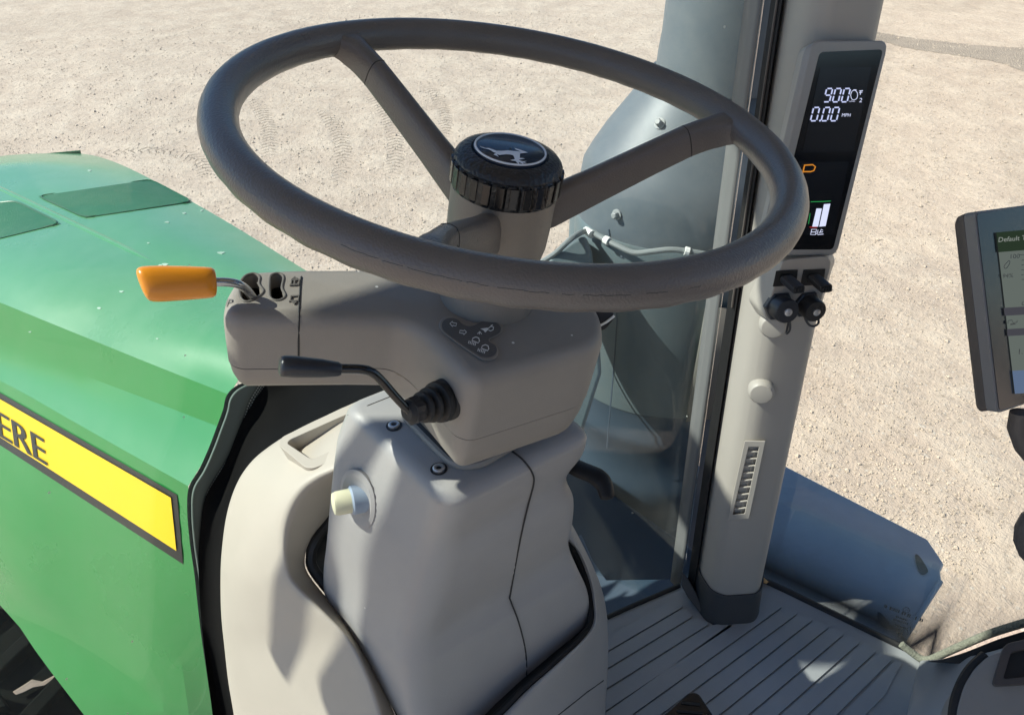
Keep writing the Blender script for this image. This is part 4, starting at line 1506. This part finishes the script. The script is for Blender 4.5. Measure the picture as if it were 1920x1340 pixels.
for sx, sy, body in ((0, 0, 'grip'), (203, -6, 'black')):
    pt_ = zc7([(375 + sx, 188 + sy), (545 + sx - 8, 180 + sy), (528 + sx - 5, 298 + sy), (350 + sx, 305 + sy)])
    mb = MB()
    slab(mb, cp, pt_, .0012, .003)
    sk = mb.build('socket', M['rubber'], root, bevel=.0004, seg=1)
    mb = MB()
    a = zc7([(405 + sx, 222 + sy), (490 + sx, 212 + sy), (530 + sx, 250 + sy), (452 + sx, 262 + sy), (430 + sx, 312 + sy), (418 + sx, 300 + sy)])
    q0 = [cp(*p, .004) for p in zc7([(405 + sx, 225 + sy), (495 + sx, 212 + sy), (490 + sx, 270 + sy), (402 + sx, 278 + sy)])]
    q1 = [p + cp.n * .012 + Vector((.009, -.002, -.006)) for p in q0]
    mb.loft([rounded(q0, .003, 2), rounded(q1, .003, 2)])
    mb.build('plug', M[body], sk, bevel=.0008, seg=2)
    mb = MB()
    cc = sum(q1, Vector()) / 4
    ux, uy = (q1[1] - q1[0]), (q1[3] - q1[0])
    for k in range(4):
        mb.box(cc + ux * (-.33 + .22 * k) + cp.n * .0008, ux * .06, uy * .34, cp.n * .0006)
    mb.build('plug_slot', M['ink'], sk, smooth=False)
for (x0, y0, x1, y1, r, mat) in ((395, 440, 462, 492, .0150, 'grip'), (600, 425, 672, 492, .0140, 'black')):
    a, b = cp(*zc7([(x0, y0)])[0], .0), cp(*zc7([(x1, y1)])[0], .024)
    a = cp(*zc7([(x0 - 10, y0)])[0], .0)
    L_ = (b - a).length
    rc = MB().lathe([(0, r * 1.16), (.005, r * 1.16), (.006, r), (L_ * .9, r), (L_, r * .9), (L_, r * .3)], a, b - a, 8 if mat == 'grip' else 28)
    rco = MB().lathe([(.004, r * .96), (L_ * .88, r * .96), (L_ * .98, r * .88), (L_, r * .6)], a, b - a, 32).build('round_plug', M[mat], root)
    MB().lathe([(0, r * 1.2), (.006, r * 1.2), (.007, r * 1.1)], a, b - a, 6).build('plug_nut', M['grip'], rco)
    MB().lathe([(L_ - .001, r * .30), (L_ + .002, r * .30), (L_ + .0028, r * .15)], a, b - a, 16).build('plug_pin', M['zinc'], rco)
    if mat == 'grip':
        pth = [b + cp.n * .002, cp(*zc7([(476, 545)])[0], .022), cp(*zc7([(478, 620)])[0], .016), cp(*zc7([(452, 648)])[0], .010), cp(*zc7([(470, 560)])[0], .006)]
    else:
        pth = [cp(*zc7([(590, 500)])[0], .010), cp(*zc7([(590, 540)])[0], .016), cp(*zc7([(625, 590)])[0], .02), cp(*zc7([(668, 592)])[0], .022), cp(*zc7([(690, 560)])[0], .022), b - cp.n * .003]
    MB().tube(spline(pth, 6), .0014, 8).build('tether', M['grip'], rco)

# ------------------------------------------------------------------ touch monitor on the right
root = thing('touch_monitor', 'grey cased touch screen monitor cut by the right edge of the photo', 'monitor', P(1880, 780, .72))
TLm, BLm = P(1827, 397, .700), P(1870, 775, .735)
mx_ = (P(1935, 383, .742) - TLm).normalized()
mp_ = plane3(TLm, BLm, TLm + mx_)
mr = MB()
WM = .22
TRm, BRm = TLm + mx_ * WM, BLm + mx_ * WM
f4 = rounded([TLm, TRm, BRm, BLm], .006, 4)
nb = -mp_.n
side = (P(1806, 400, .712) - TLm)
side2 = (P(1784, 410, .726) - TLm)
c4 = sum(f4, Vector()) / len(f4)
MB().loft([[p + side * 1.0 for p in f4], [p + side * .05 for p in f4], [c4 + (p - c4) * .992 for p in f4]]).build('monitor_case', M['monitor_grey'], root, bevel=.0012, seg=2)
MB().loft([[c4 + (p - c4) * .97 + side2 for p in f4], [p + side * 1.04 + (side2 - side) * .6 for p in f4], [p + side * 1.02 for p in f4]]).build('monitor_back', M['monitor_brown'], root, bevel=.001, seg=2)
b4 = rounded([p + mp_.n * .0006 for p in (TLm + mx_ * .002 + (BLm - TLm) * .012, TRm, BRm, BLm + mx_ * .003 - (BLm - TLm) * .012)], .004, 3)
bz = MB().loft([[p - mp_.n * .001 for p in b4], b4]).build('monitor_bezel', M['navy'], root, smooth=False)
pg_ = MB()
slab(pg_, mp_, [(1868, 436), (1990, 425), (2020, 730), (1903, 738)], .0014, .0008)
pgo = pg_.build('screen_page', M['lcd'], root, smooth=False)


def mslab(name, pts, mat, off=.0020):
    mb = MB()
    slab(mb, mp_, pts, off, .0004)
    return mb.build(name, mat, pgo, smooth=False)


mslab('page_header', [(1868, 436), (1990, 425), (1994, 463), (1872, 473)], M['lcdhead'])
mslab('page_band', [(1882, 577), (2000, 570), (2001, 585), (1884, 592)], M['lcdgrey'])
mslab('page_band', [(1888, 617), (2004, 610), (2006, 623), (1889, 630)], M['lcdgrey'])
mslab('page_footer', [(1898, 695), (2014, 688), (2020, 730), (1903, 738)], M['lcdblue'])
tx = MB()
text_mb(tx, 'Default Transport', mp_, (1871, 454), (9.6, -.8), (1, -9), .0026)
tx.build('page_text', M['lcdtext'], pgo, smooth=False)
for wd_, o_, xv_, yv_ in (('100', (1892, 485), (9.4, -.6), (.8, -8)), ('94%', (1879, 521), (8.6, -.5), (.8, -7.5)), ('0', (1915, 573), (9, -.5), (.8, -8)), ('1.1', (1907, 664), (11, -.6), (.9, -10))):
    text_mb(MB(), wd_, mp_, o_, xv_, yv_, .0026).build('page_text', M['ink'], pgo, smooth=False)
stroke(MB(), mp_, smooth2([(1884, 503), (1883, 498), (1890, 490), (1893, 489), (1893, 494), (1888, 502)], 2), 1.3, .0026, closed=True).build('page_icon', M['ink'], pgo, smooth=False)
tx = stroke(MB(), mp_, [(1911, 478), (1922, 477.4)], 1, .0026)
stroke(tx, mp_, [(1921, 476), (1924, 526)], 1, .0026)
for y in (488, 497, 506, 515, 524):
    stroke(tx, mp_, [(1915, y), (1923, y - .4)], 1, .0026)
tx.build('page_scale', M['ink'], pgo, smooth=False)
tx = stroke(MB(), mp_, [(1890, 607), (1890, 601), (1898, 600), (1899, 605), (1907, 604), (1907, 600)], 1.2, .0026)
stroke(tx, mp_, [(1894, 608), (1904, 607)], 2.0, .0026)
tx.build('page_icon', M['ink'], pgo, smooth=False)
MB().tube([P(1915, 772, .745), P(1912, 800, .75), P(1922, 835, .76), P(1960, 880, .78)], [.010, .011, .010, .010], 14).build('monitor_bracket', M['monitor_brown'], root, angle=60)

root = thing('hand_grip', 'dark brown rounded grip at the right edge below the monitor', 'grip', P(1945, 1030, .80))
MB().lathe([(0, .012), (.008, .020), (.022, .026), (.038, .026), (.052, .021), (.062, .010)], P(1952, 1062, .80), UP + RT * .08, 28).build('grip_bulb', M['monitor_brown'], root, angle=60)
MB().tube([P(1955, 1050, .80), P(1975, 1120, .84), P(1990, 1220, .90)], .009, 12).build('grip_stem', M['black'], root)

# ------------------------------------------------------------------ floor mat
fz = -1.05
def FL(px, py, off=0.0):
    return PZ(px, py, fz + off)
root = thing('floor_mat', 'grey ribbed rubber floor mat in the shade beside the console', 'floor mat', FL(1400, 1250))
fo_ = [(1100, 1172), (1140, 1155), (1180, 1137), (1240, 1110), (1272, 1097), (1300, 1090), (1405, 1074), (1480, 1108), (1560, 1147), (1640, 1186), (1702, 1217), (1733, 1243), (1830, 1300)]
fv = [FL(x, y) for x, y in fo_] + [TR(1.22, -.2, fz), TR(1.22, -1.18, fz), TR(-.45, -1.18, fz), TR(-.45, .25, fz), FL(900, 1300)]
MB().prism(fv, Vector((0, 0, -.025))).build('mat_sheet', M['mat'], root, bevel=.002, seg=2)
RL = [((1281, 1139), (1130, 1228)), ((1299, 1157), (1130, 1260)), ((1330, 1171), (1130, 1297)), ((1376, 1174), (1130, 1338)), ((1468, 1138), (1130, 1381)), ((1496, 1151), (1130, 1421)),
      ((1525, 1162), (1130, 1472)), ((1555, 1176), (1130, 1516)), ((1583, 1189), (1130, 1572)), ((1613, 1204), (1200, 1571)), ((1644, 1221), (1300, 1537)), ((1673, 1237), (1400, 1509))]
prev = ((1265, 1122), (1130, 1196))
pads = MB()
for k, (r_, l_) in enumerate(RL):
    pr, pl = prev
    a0 = Vector((*pr, 0)); a1 = Vector((*r_, 0))
    c0 = Vector((*pl, 0)); c1 = Vector((*l_, 0))
    if k == 4:
        a0 = Vector((1432, 1122, 0)); c0 = Vector((1130, 1338, 0))
    tl = a0.lerp(a1, .16); br = a1
    poly = [a0.lerp(a1, .11), a1.lerp(a0, .01), c1.lerp(c0, .01), c0.lerp(c1, .11)]
    poly = rounded([FL(p.x, p.y) for p in poly], [.014, .006, .004, .004], 3)
    pads.loft([[p + Vector((0, 0, .0002)) for p in poly], [p + Vector((0, 0, .0042)) for p in poly]], False, True)
    prev = (r_, l_)
poly = rounded([FL(x, y) for x, y in [(1679, 1238), (1690, 1243), (1658, 1304), (1622, 1341), (1500, 1470), (1410, 1512)]], .006, 3)
pads.loft([[p + Vector((0, 0, .0002)) for p in poly], [p + Vector((0, 0, .0042)) for p in poly]], False, True)
pads.build('mat_rib', M['mat'], root, bevel=.0026, seg=3)
# dark joint along the window sill
MB().tube([FL(x, y, .0) for x, y in [(1402, 1074), (1480, 1110), (1560, 1149), (1640, 1188), (1704, 1219)]], .0055, 8).build('mat_edge', M['rubber'], root)
gw = MB().tube([FL(x, y, .001) for x, y in smooth2([(1138, 1157), (1180, 1138), (1240, 1112), (1274, 1097)], 4, False)], .004, 8)
gw.build('mat_edge', M['rubber'], root)
# little stone by the post boot
root = thing('dry_leaf', 'orange brown dry leaf lying by the foot of the post', 'leaf', FL(1425, 1086))
lz = [(1408, 1074), (1420, 1077), (1432, 1082), (1441, 1090), (1437, 1094), (1424, 1089), (1410, 1084)]
mb = MB()
mb.loft([[FL(x, y, .007) for x, y in lz], [FL(x, y, .0095 + .002 * math.sin(k * 1.7)) for k, (x, y) in enumerate(lz)]])
mb.build('leaf_blade', M['leaf'], root, smooth=False)

# brake pedal at the bottom edge
root = thing('brake_pedal', 'black ribbed pedal pad at the bottom edge of the photo', 'pedal', FL(1290, 1420, .02))
pp = plane3(FL(1290, 1330, .075), FL(1350, 1330, .075), FL(1290, 1480, .055))
pe = rounded([pp(x, y) for x, y in [(1236, 1346), (1292, 1296), (1310, 1297), (1342, 1346), (1330, 1480), (1215, 1480)]], .008, 4)
pdl = MB().prism(pe, Vector((0, 0, -.018))).build('pedal_plate', M['gloss_black'], root, bevel=.004, seg=3)
rb = MB()
for k in range(7):
    y = 1316 + k * 16
    w_ = 20 + k * 9
    x0 = 1296 - w_ * .95
    x1 = 1300 + w_ * .62
    stroke(rb, pp, [(max(1246, x0), y), (min(1326, x1), y + 4)], 5, .003, .004)
rb.build('pedal_rib', M['rubber'], root, bevel=.0008, seg=1)
MB().tube([pp(1290, 1440, -.015), FL(1290, 1520, .0)], .012, 10).build('pedal_arm', M['black'], root)

# ------------------------------------------------------------------ right side window and its seal
q0, q1 = FL(1402, 1072), FL(1702, 1217)
wdv = (q1 - q0).normalized()
sp_n = wdv.cross(Vector((0, 0, 1)))
sw = Plane(q0 + sp_n * 0, sp_n)
root = thing('side_window', 'clear right side window with a black glass stamp above the floor edge', 'window', q0)
slp = [(1702, 1217), (1726, 1234), (1742, 1236), (1760, 1229), (1800, 1211), (1860, 1186), (1935, 1163), (2050, 1130), (2250, 1080)]
sl3 = [sw(x, y) for x, y in slp]
bot3 = [q0 - wdv * .075, q0] + [q0.lerp(q1, t) for t in (.3, .6, .9)] + sl3
rows = [[p + Vector((0, 0, .002)) for p in bot3]]
for z in (-.7, -.3, .1, .46):
    rows.append([Vector((p.x, p.y, 3 + z)) for p in bot3])
MB().grid(rows).build('glass_pane', M['sideglass'], root, angle=80, solid=.005, solid_off=1)
MB().tube(spline([sw(x, y, .010) for x, y in [(1690, 1207)] + slp], 6), .0055, 12).build('woven_seal', M['piping'], root)
stp = MB()
random.seed(3)
def bars(x0, y0, n, dx_, dy_, h):
    x, y = x0, y0
    for k in range(n):
        w_ = random.uniform(1.2, 3.2)
        if random.random() < .82:
            stroke(stp, sw, [(x, y), (x + w_, y + w_ * dy_ / dx_)], h, .004, .0004)
        x += w_ + random.uniform(.5, 1.5)
        y += (w_ + 1.0) * dy_ / dx_
bars(1658, 1135, 23, 1, .40, 6)
bars(1680, 1155, 7, 1, .35, 3.5)
bars(1675, 1160, 8, 1, .35, 3)
bars(1678, 1170, 7, 1, .35, 3)
bars(1681, 1178, 5, 1, .35, 3)
bars(1684, 1186, 4, 1, .35, 3)
stroke(stp, sw, smooth2([(1694, 1141), (1698, 1138), (1704, 1140), (1705, 1146), (1699, 1148), (1694, 1146)], 2), 1.1, .004, .0004, closed=True)
stroke(stp, sw, [(1696, 1145), (1700, 1142), (1703, 1144)], 1, .004, .0004)
stroke(stp, sw, [(1702, 1176), (1707, 1173), (1708, 1186), (1702, 1190)], 1, .004, .0004, closed=True)
stp.build('glass_stamp', M['ink'], root, smooth=False)

# dark sill and console base behind the seal
root = thing('side_console', 'grey armrest console base with a recessed pocket in the bottom right corner', 'console', P(1860, 1330, .95))
mb = MB()
o1 = [(1735, 1240), (1765, 1236), (1810, 1222), (1870, 1198), (1935, 1178), (2060, 1140), (2060, 1230), (1935, 1212), (1860, 1232), (1800, 1244)]
mb.prism(rounded([P(x, y, 1.03 - (x - 1735) * .00025) for x, y in o1], .006, 2), ray(1850, 1210) * .03)
mb.build('sill', M['rubber'], root, bevel=.004, seg=2)
mb = MB()
pA = [(1735, 1243), (1790, 1240), (1850, 1233), (1930, 1210), (2050, 1190)]
pB = [(1722, 1285), (1775, 1290), (1840, 1275), (1930, 1255), (2050, 1240)]
pCc = [(1705, 1345), (1765, 1350), (1830, 1350), (1930, 1350), (2050, 1350)]
pD = [(1680, 1430), (1745, 1440), (1820, 1440), (1930, 1440), (2050, 1440)]
rr = []
for pl, ds in ((pA, (1.10, 1.04, 1.0, .98, .96)), (pB, (1.08, 1.02, .98, .96, .95)), (pCc, (1.02, .99, .96, .95, .94)), (pD, (.96, .95, .94, .93, .92))):
    rr.append(spline([P(x, y, d) for (x, y), d in zip(pl, ds)], 5))
rr = [list(r) for r in zip(*rr)]
rr = [spline(r, 5) for r in rr]
mb.grid(rr)
mb.build('floor_cove', M['mat'], root, sub=1, solid=.01)
kp = plane3(P(1850, 1230, .93), P(1800, 1340, .90), P(1920, 1300, .90))
ko = [(1788, 1420), (1793, 1330), (1806, 1285), (1826, 1252), (1852, 1228), (1900, 1210), (2050, 1185), (2050, 1420)]
ko_ = rounded([kp(x, y) for x, y in ko], .008, 4)
kc = sum(ko_, Vector()) / len(ko_)
MB().loft([[p - kp.n * .2 for p in ko_], [p - kp.n * .006 for p in ko_], [kc + (p - kc) * .985 for p in ko_]]).build('console_body', surface('armrest_plastic', (.29, .275, .25), .5, grain=.12, gscale=800, dust=.06), root, bevel=.004, seg=3)
MB().tube([kp(x - 5, y, -.006) for x, y in smooth2([(1787, 1420), (1793, 1330), (1806, 1285), (1826, 1252), (1852, 1228)], 4, False)], .006, 8).build('body_seal', M['rubber'], root)
po = [(1862, 1262), (1866, 1240), (1884, 1207), (2010, 1180), (2010, 1280), (1876, 1294)]
pi_ = [(1882, 1264), (1897, 1222), (2000, 1200), (2000, 1262)]
po6 = rounded([kp(x, y, .006) for x, y in [(1860, 1285), (1884, 1206), (2010, 1178), (2010, 1276)]], .008, 4)
pi6 = rounded([kp(x, y, .006) for x, y in [(1881, 1272), (1896, 1222), (2000, 1200), (2000, 1260)]], .004, 4)
pk = MB().loft([[p - kp.n * .008 for p in po6], po6, pi6, [p - kp.n * .0055 for p in pi6]], True, True).build('pocket_frame', M['monitor_brown'], root, bevel=.0015, seg=2)
MB().add([p - kp.n * .005 for p in pi6], [tuple(range(len(pi6)))]).build('pocket_hole', M['ink'], pk, smooth=False)

# ------------------------------------------------------------------ plate outside the side window
pz = -1.62
root = thing('fuel_tank_cover', 'flat blue-grey cover plate with a clipped corner outside the side window', 'cover plate', PZ(1600, 1050, pz))
pl4 = [(1395, 832), (1460, 866), (1740, 1010), (1771, 1056), (1764, 1070), (1766, 1086), (1690, 1206), (1640, 1300), (1300, 1130), (1330, 830)]
plv = [PZ(x, y, pz) for x, y in pl4]
plo = MB().prism(plv, Vector((0, 0, -.05))).build('plate', M['plate'], root, bevel=.006, seg=2)
def PLs(x, y, off=0.):
    return PZ(x, y, pz + off)
for hole in ([(1716, 1040), (1722, 1040), (1731, 1052), (1740, 1068), (1737, 1074), (1728, 1076), (1720, 1062)], [(1645, 1149), (1651, 1148), (1662, 1160), (1674, 1178), (1660, 1176), (1648, 1168)]):
    hh = smooth2(hole, 3)
    mb = MB()
    boolean_cut(plo, MB().loft([[PLs(x, y, -.03) for x, y in hh], [PLs(x, y, .05) for x, y in hh]])) if False else None
    mb.loft([[PLs(x, y, -.01) for x, y in hh], [PLs(x, y, .003) for x, y in hh]])
    mb.build('slot', M['ink'], root, smooth=False)
MB().tube([PLs(x, y, .003) for x, y in [(1764, 1090), (1725, 1150), (1690, 1206)]], .006, 8).build('edge_bead', M['plate'], root)

# ------------------------------------------------------------------ exhaust
root = thing('exhaust_stack', 'tall grey exhaust stack and casing standing outside the windshield beside the post', 'exhaust', CAM + Vector((.35, 1.40, -2.2)))
sax = CAM + Vector((.372, 1.40, 0))
Z = Vector((0, 0, 1))
sto = MB().lathe([(-.405, .118), (-.36, .1165), (-.33, .1135), (.1, .108), (.9, .102), (.9, .09)], sax, Z, 48).build('stack_pipe', M['stackpaint'], root, angle=50)
bax = CAM + Vector((.350, 1.42, 0))
cone = []
for k, (z, r, sx) in enumerate(((-.395, .122, .022), (-.405, .128, .020), (-.43, .140, .015), (-.50, .178, .0), (-.535, .195, -.006), (-.56, .205, -.01), (-.60, .209, -.012), (-.66, .210, -.012))):
    c = bax + Vector((sx, -.004 * k, z))
    cone.append([c + Vector((math.cos(t) * r, math.sin(t) * r * .86, 0)) for t in [2 * PI * j / 56 for j in range(56)]])
co = MB().loft(list(reversed(cone))).build('shoulder', M['stackpaint'], root, angle=40)
def ov(z, r, sx=-.012, sy=-.03):
    c = bax + Vector((sx, sy, z))
    return [c + Vector((math.cos(t) * r, math.sin(t) * r * .86, 0)) for t in [2 * PI * j / 72 for j in range(72)]]
cb = MB().loft([ov(-1.03, .214), ov(-1.02, .214), ov(-.70, .214), ov(-.665, .2145), ov(-.655, .209)]).build('casing', M['casing'], root, angle=50)
# raised heat shield on the right half
shl = []
for z in (-1.03, -.76):
    c = bax + Vector((-.012, -.03, z))
    shl.append([c + Vector((math.cos(t) * .220, math.sin(t) * .220 * .87, 0)) for t in [-1.50 + 1.9 * j / 24 for j in range(25)]])
MB().grid(shl).build('heat_shield', M['casing_shield'], root, solid=.004, solid_off=1)
lowr = [ov(-2.3, .20), ov(-1.74, .20), ov(-1.70, .225), ov(-1.40, .228), ov(-1.38, .214), ov(-1.32, .214), ov(-1.30, .224), ov(-1.225, .226), ov(-1.21, .214), ov(-1.13, .214), ov(-1.115, .219), ov(-1.095, .219), ov(-1.085, .212), ov(-1.025, .212)]  # starts high so its dark colour carries the hood's shade
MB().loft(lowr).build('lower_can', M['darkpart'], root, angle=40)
MB().lathe([(-2.2, .19), (-.78, .19), (-.74, .17)], CAM + Vector((.33, 1.72, 0)), Z, 40).build('shade_canister', M['casing'], root)  # unseen canister added behind the casing to shade the plate
es = Surf(cb, co, sto)
sm = MB()
sm.tube([es(x, y, .0003) for x, y in [(1142, 430), (1150, 500), (1157, 600), (1150, 700), (1141, 800), (1138, 840)]], .0016, 5)
sm.build('seam', M['darkpart'], root)
for (x, y, r) in ((1237, 232, .0075), (1157, 402, .0075), (1129, 769, .0065)):
    loc, nn = es.hit(x, y)
    if loc is None:
        continue
    bo = MB().lathe([(-.002, r * 1.3), (.002, r * 1.3), (.0025, r)], loc, nn, 20).build('bolt', M['boltgrey'], root)
    MB().lathe([(.002, r * .85), (.010, r * .85), (.012, r * .6)], loc, nn, 6).build('bolt_head', M['boltgrey'], bo)
# fuel line over the casing
def EP(x, y, off):
    loc, nn = es.hit(x, y)
    if loc is None:
        return P(x, y, 1.44)
    return loc - ray(x, y).normalized() * off
hz = [P(1000, 500, 1.42), P(1040, 476, 1.40), P(1072, 447, 1.38), EP(1101, 433, .02), EP(1130, 447, .02), EP(1160, 462, .02), EP(1190, 474, .02), EP(1225, 471, .02), EP(1260, 468, .02), EP(1302, 473, .02), EP(1340, 480, .02)]
MB().tube(spline(hz, 5), .0052, 10).build('fuel_line', M['hose'], root)
for (xa, ya, xb, yb) in ((1098, 432, 1110, 440), (1134, 449, 1142, 453), (1284, 470, 1292, 472)):
    MB().tube([EP(xa, ya, .022), EP(xb, yb, .022)], .0078, 10).build('line_clip', M['iconwhite'], root)
# bracket and plumbing left of the casing
mb = MB()
bl_ = [(1015, 500), (1042, 473), (1075, 450), (1098, 440), (1110, 470), (1120, 560), (1128, 700), (1090, 820), (1040, 800), (1000, 700)]
mb.prism([P(x, y, 1.40) for x, y in bl_], ray(1060, 600) * .08)
mb.build('side_bracket', M['casing'], root, bevel=.008, seg=2)
# ledge below the glass in front of the floor
M['ledge'] = surface('ledge_paint', (.07, .10, .14), .5, var=.1, vscale=5, dust=.15, dustcol=(.2, .2, .19))
root = thing('front_ledge', 'flat dark blue-grey ledge outside the glass in front of the floor mat', 'ledge', PZ(1200, 1090, -1.16))
MB().prism([PZ(x, y, -1.16) for x, y in [(1090, 1000), (1112, 1050), (1138, 1086), (1270, 1084), (1320, 1070), (1330, 1180), (1050, 1250), (1020, 1050)]], Vector((0, 0, -.03))).build('ledge_plate', M['ledge'], root, bevel=.003, seg=2)

# ------------------------------------------------------------------ cab roof overhead (gives the cab its shade)
FE = 1.25
ZE = -.962 + 1.297 * FE
root = thing('cab_roof', 'pale cab roof over the driving position, above the picture', 'roof', TR(.38, .2, ZE))
rf = [TR(-.61, -1.2, ZE), TR(1.36, -1.2, ZE), TR(1.36, FE, ZE), TR(-.61, FE, ZE)]
MB().prism(rounded(rf, .06, 5), Vector((0, 0, .16))).build('roof_shell', M['rooftrim'], root, bevel=.03, seg=3)

root = thing('driver_seat', 'dark fabric driver seat behind the viewpoint, out of the picture', 'seat', TR(.42, -.55, -.75))
seatm = surface('seat_fabric', (.03, .03, .032), .9)
MB().prism(rounded([TR(.16, -.80, -.55), TR(.68, -.80, -.55), TR(.68, -.30, -.55), TR(.16, -.30, -.55)], .08, 4), Vector((0, 0, -.16))).build('seat_cushion', seatm, root, bevel=.04, seg=3)
MB().prism(rounded([TR(.17, -.95, -.45), TR(.67, -.95, -.45), TR(.64, -1.02, .28), TR(.20, -1.02, .28)], .1, 4), FWD * .14).build('seat_back', seatm, root, bevel=.04, seg=3)
MB().lathe([(0, .16), (.04, .16), (.06, .10), (.34, .10)], TR(.42, -.55, -1.05), Z, 24).build('seat_base', seatm, root)
root = thing('cab_rear_wall', 'grey rear cab panel behind the seat, out of the picture', 'cab panel', TR(.42, -1.18, -1.05))
MB().box(TR(.42, -1.20, -.6), RGT * .80, FWD * .03, Z * .46).build('lower_panel', M['rooftrim'], root, bevel=.01, seg=2)
for r_ in (-.36, 1.20):
    MB().box(TR(r_, -1.20, .25), RGT * .05, FWD * .05, Z * (.40 + (ZE - .65) * .5)).build('corner_post', M['rooftrim'], root, bevel=.015, seg=2)
# unseen mirror-like blocks added left of the cab to shade console and floor
mc = CAM + Vector((-1.25, .47, .28))
root = thing('shade_blocker', 'added black blocker left of the cab, unseen, shading console and floor', 'shade blocker', mc)
ldn = LD.normalized()
mu = (Z - ldn * Z.dot(ldn)).normalized()
mv = ldn.cross(mu)
if mv.y < 0:
    mv = -mv
hd = Vector((ldn.x, ldn.y, 0)).normalized()
MB().prism(rounded([mc + Vector((0, -.15, -.24)), mc + Vector((0, .045, -.24)), mc + Vector((0, .045, .26)), mc + Vector((0, -.15, .26))], .04, 4), hd * .05).build('blocker_head', M['black'], root, bevel=.012, seg=2)
MB().prism(rounded([mc + Vector((0, .068, -.30)), mc + Vector((0, .100, -.30)), mc + Vector((0, .100, .30)), mc + Vector((0, .068, .30))], .012, 3), hd * .03).build('blocker_strip', M['black'], root, bevel=.006, seg=2)
MB().prism(rounded([mc + Vector((0, .19, .14)), mc + Vector((0, .44, .14)), mc + Vector((0, .44, .28)), mc + Vector((0, .19, .28))], .05, 4), hd * .05).build('wide_blocker', M['black'], root, bevel=.012, seg=2)
MB().tube([mc + Vector((.02, .084, .28)), TR(-.22, FE - .1, ZE + .03)], .016, 10).build('blocker_bracket', M['black'], root)

# ------------------------------------------------------------------ render settings
scn.view_settings.view_transform = 'Standard'
scn.view_settings.look = 'None'
scn.view_settings.exposure = .78
scn.view_settings.gamma = 1
scn.cycles.use_denoising = True
scn.cycles.max_bounces = 10
scn.cycles.transparent_max_bounces = 16
scn.cycles.sample_clamp_indirect = 6
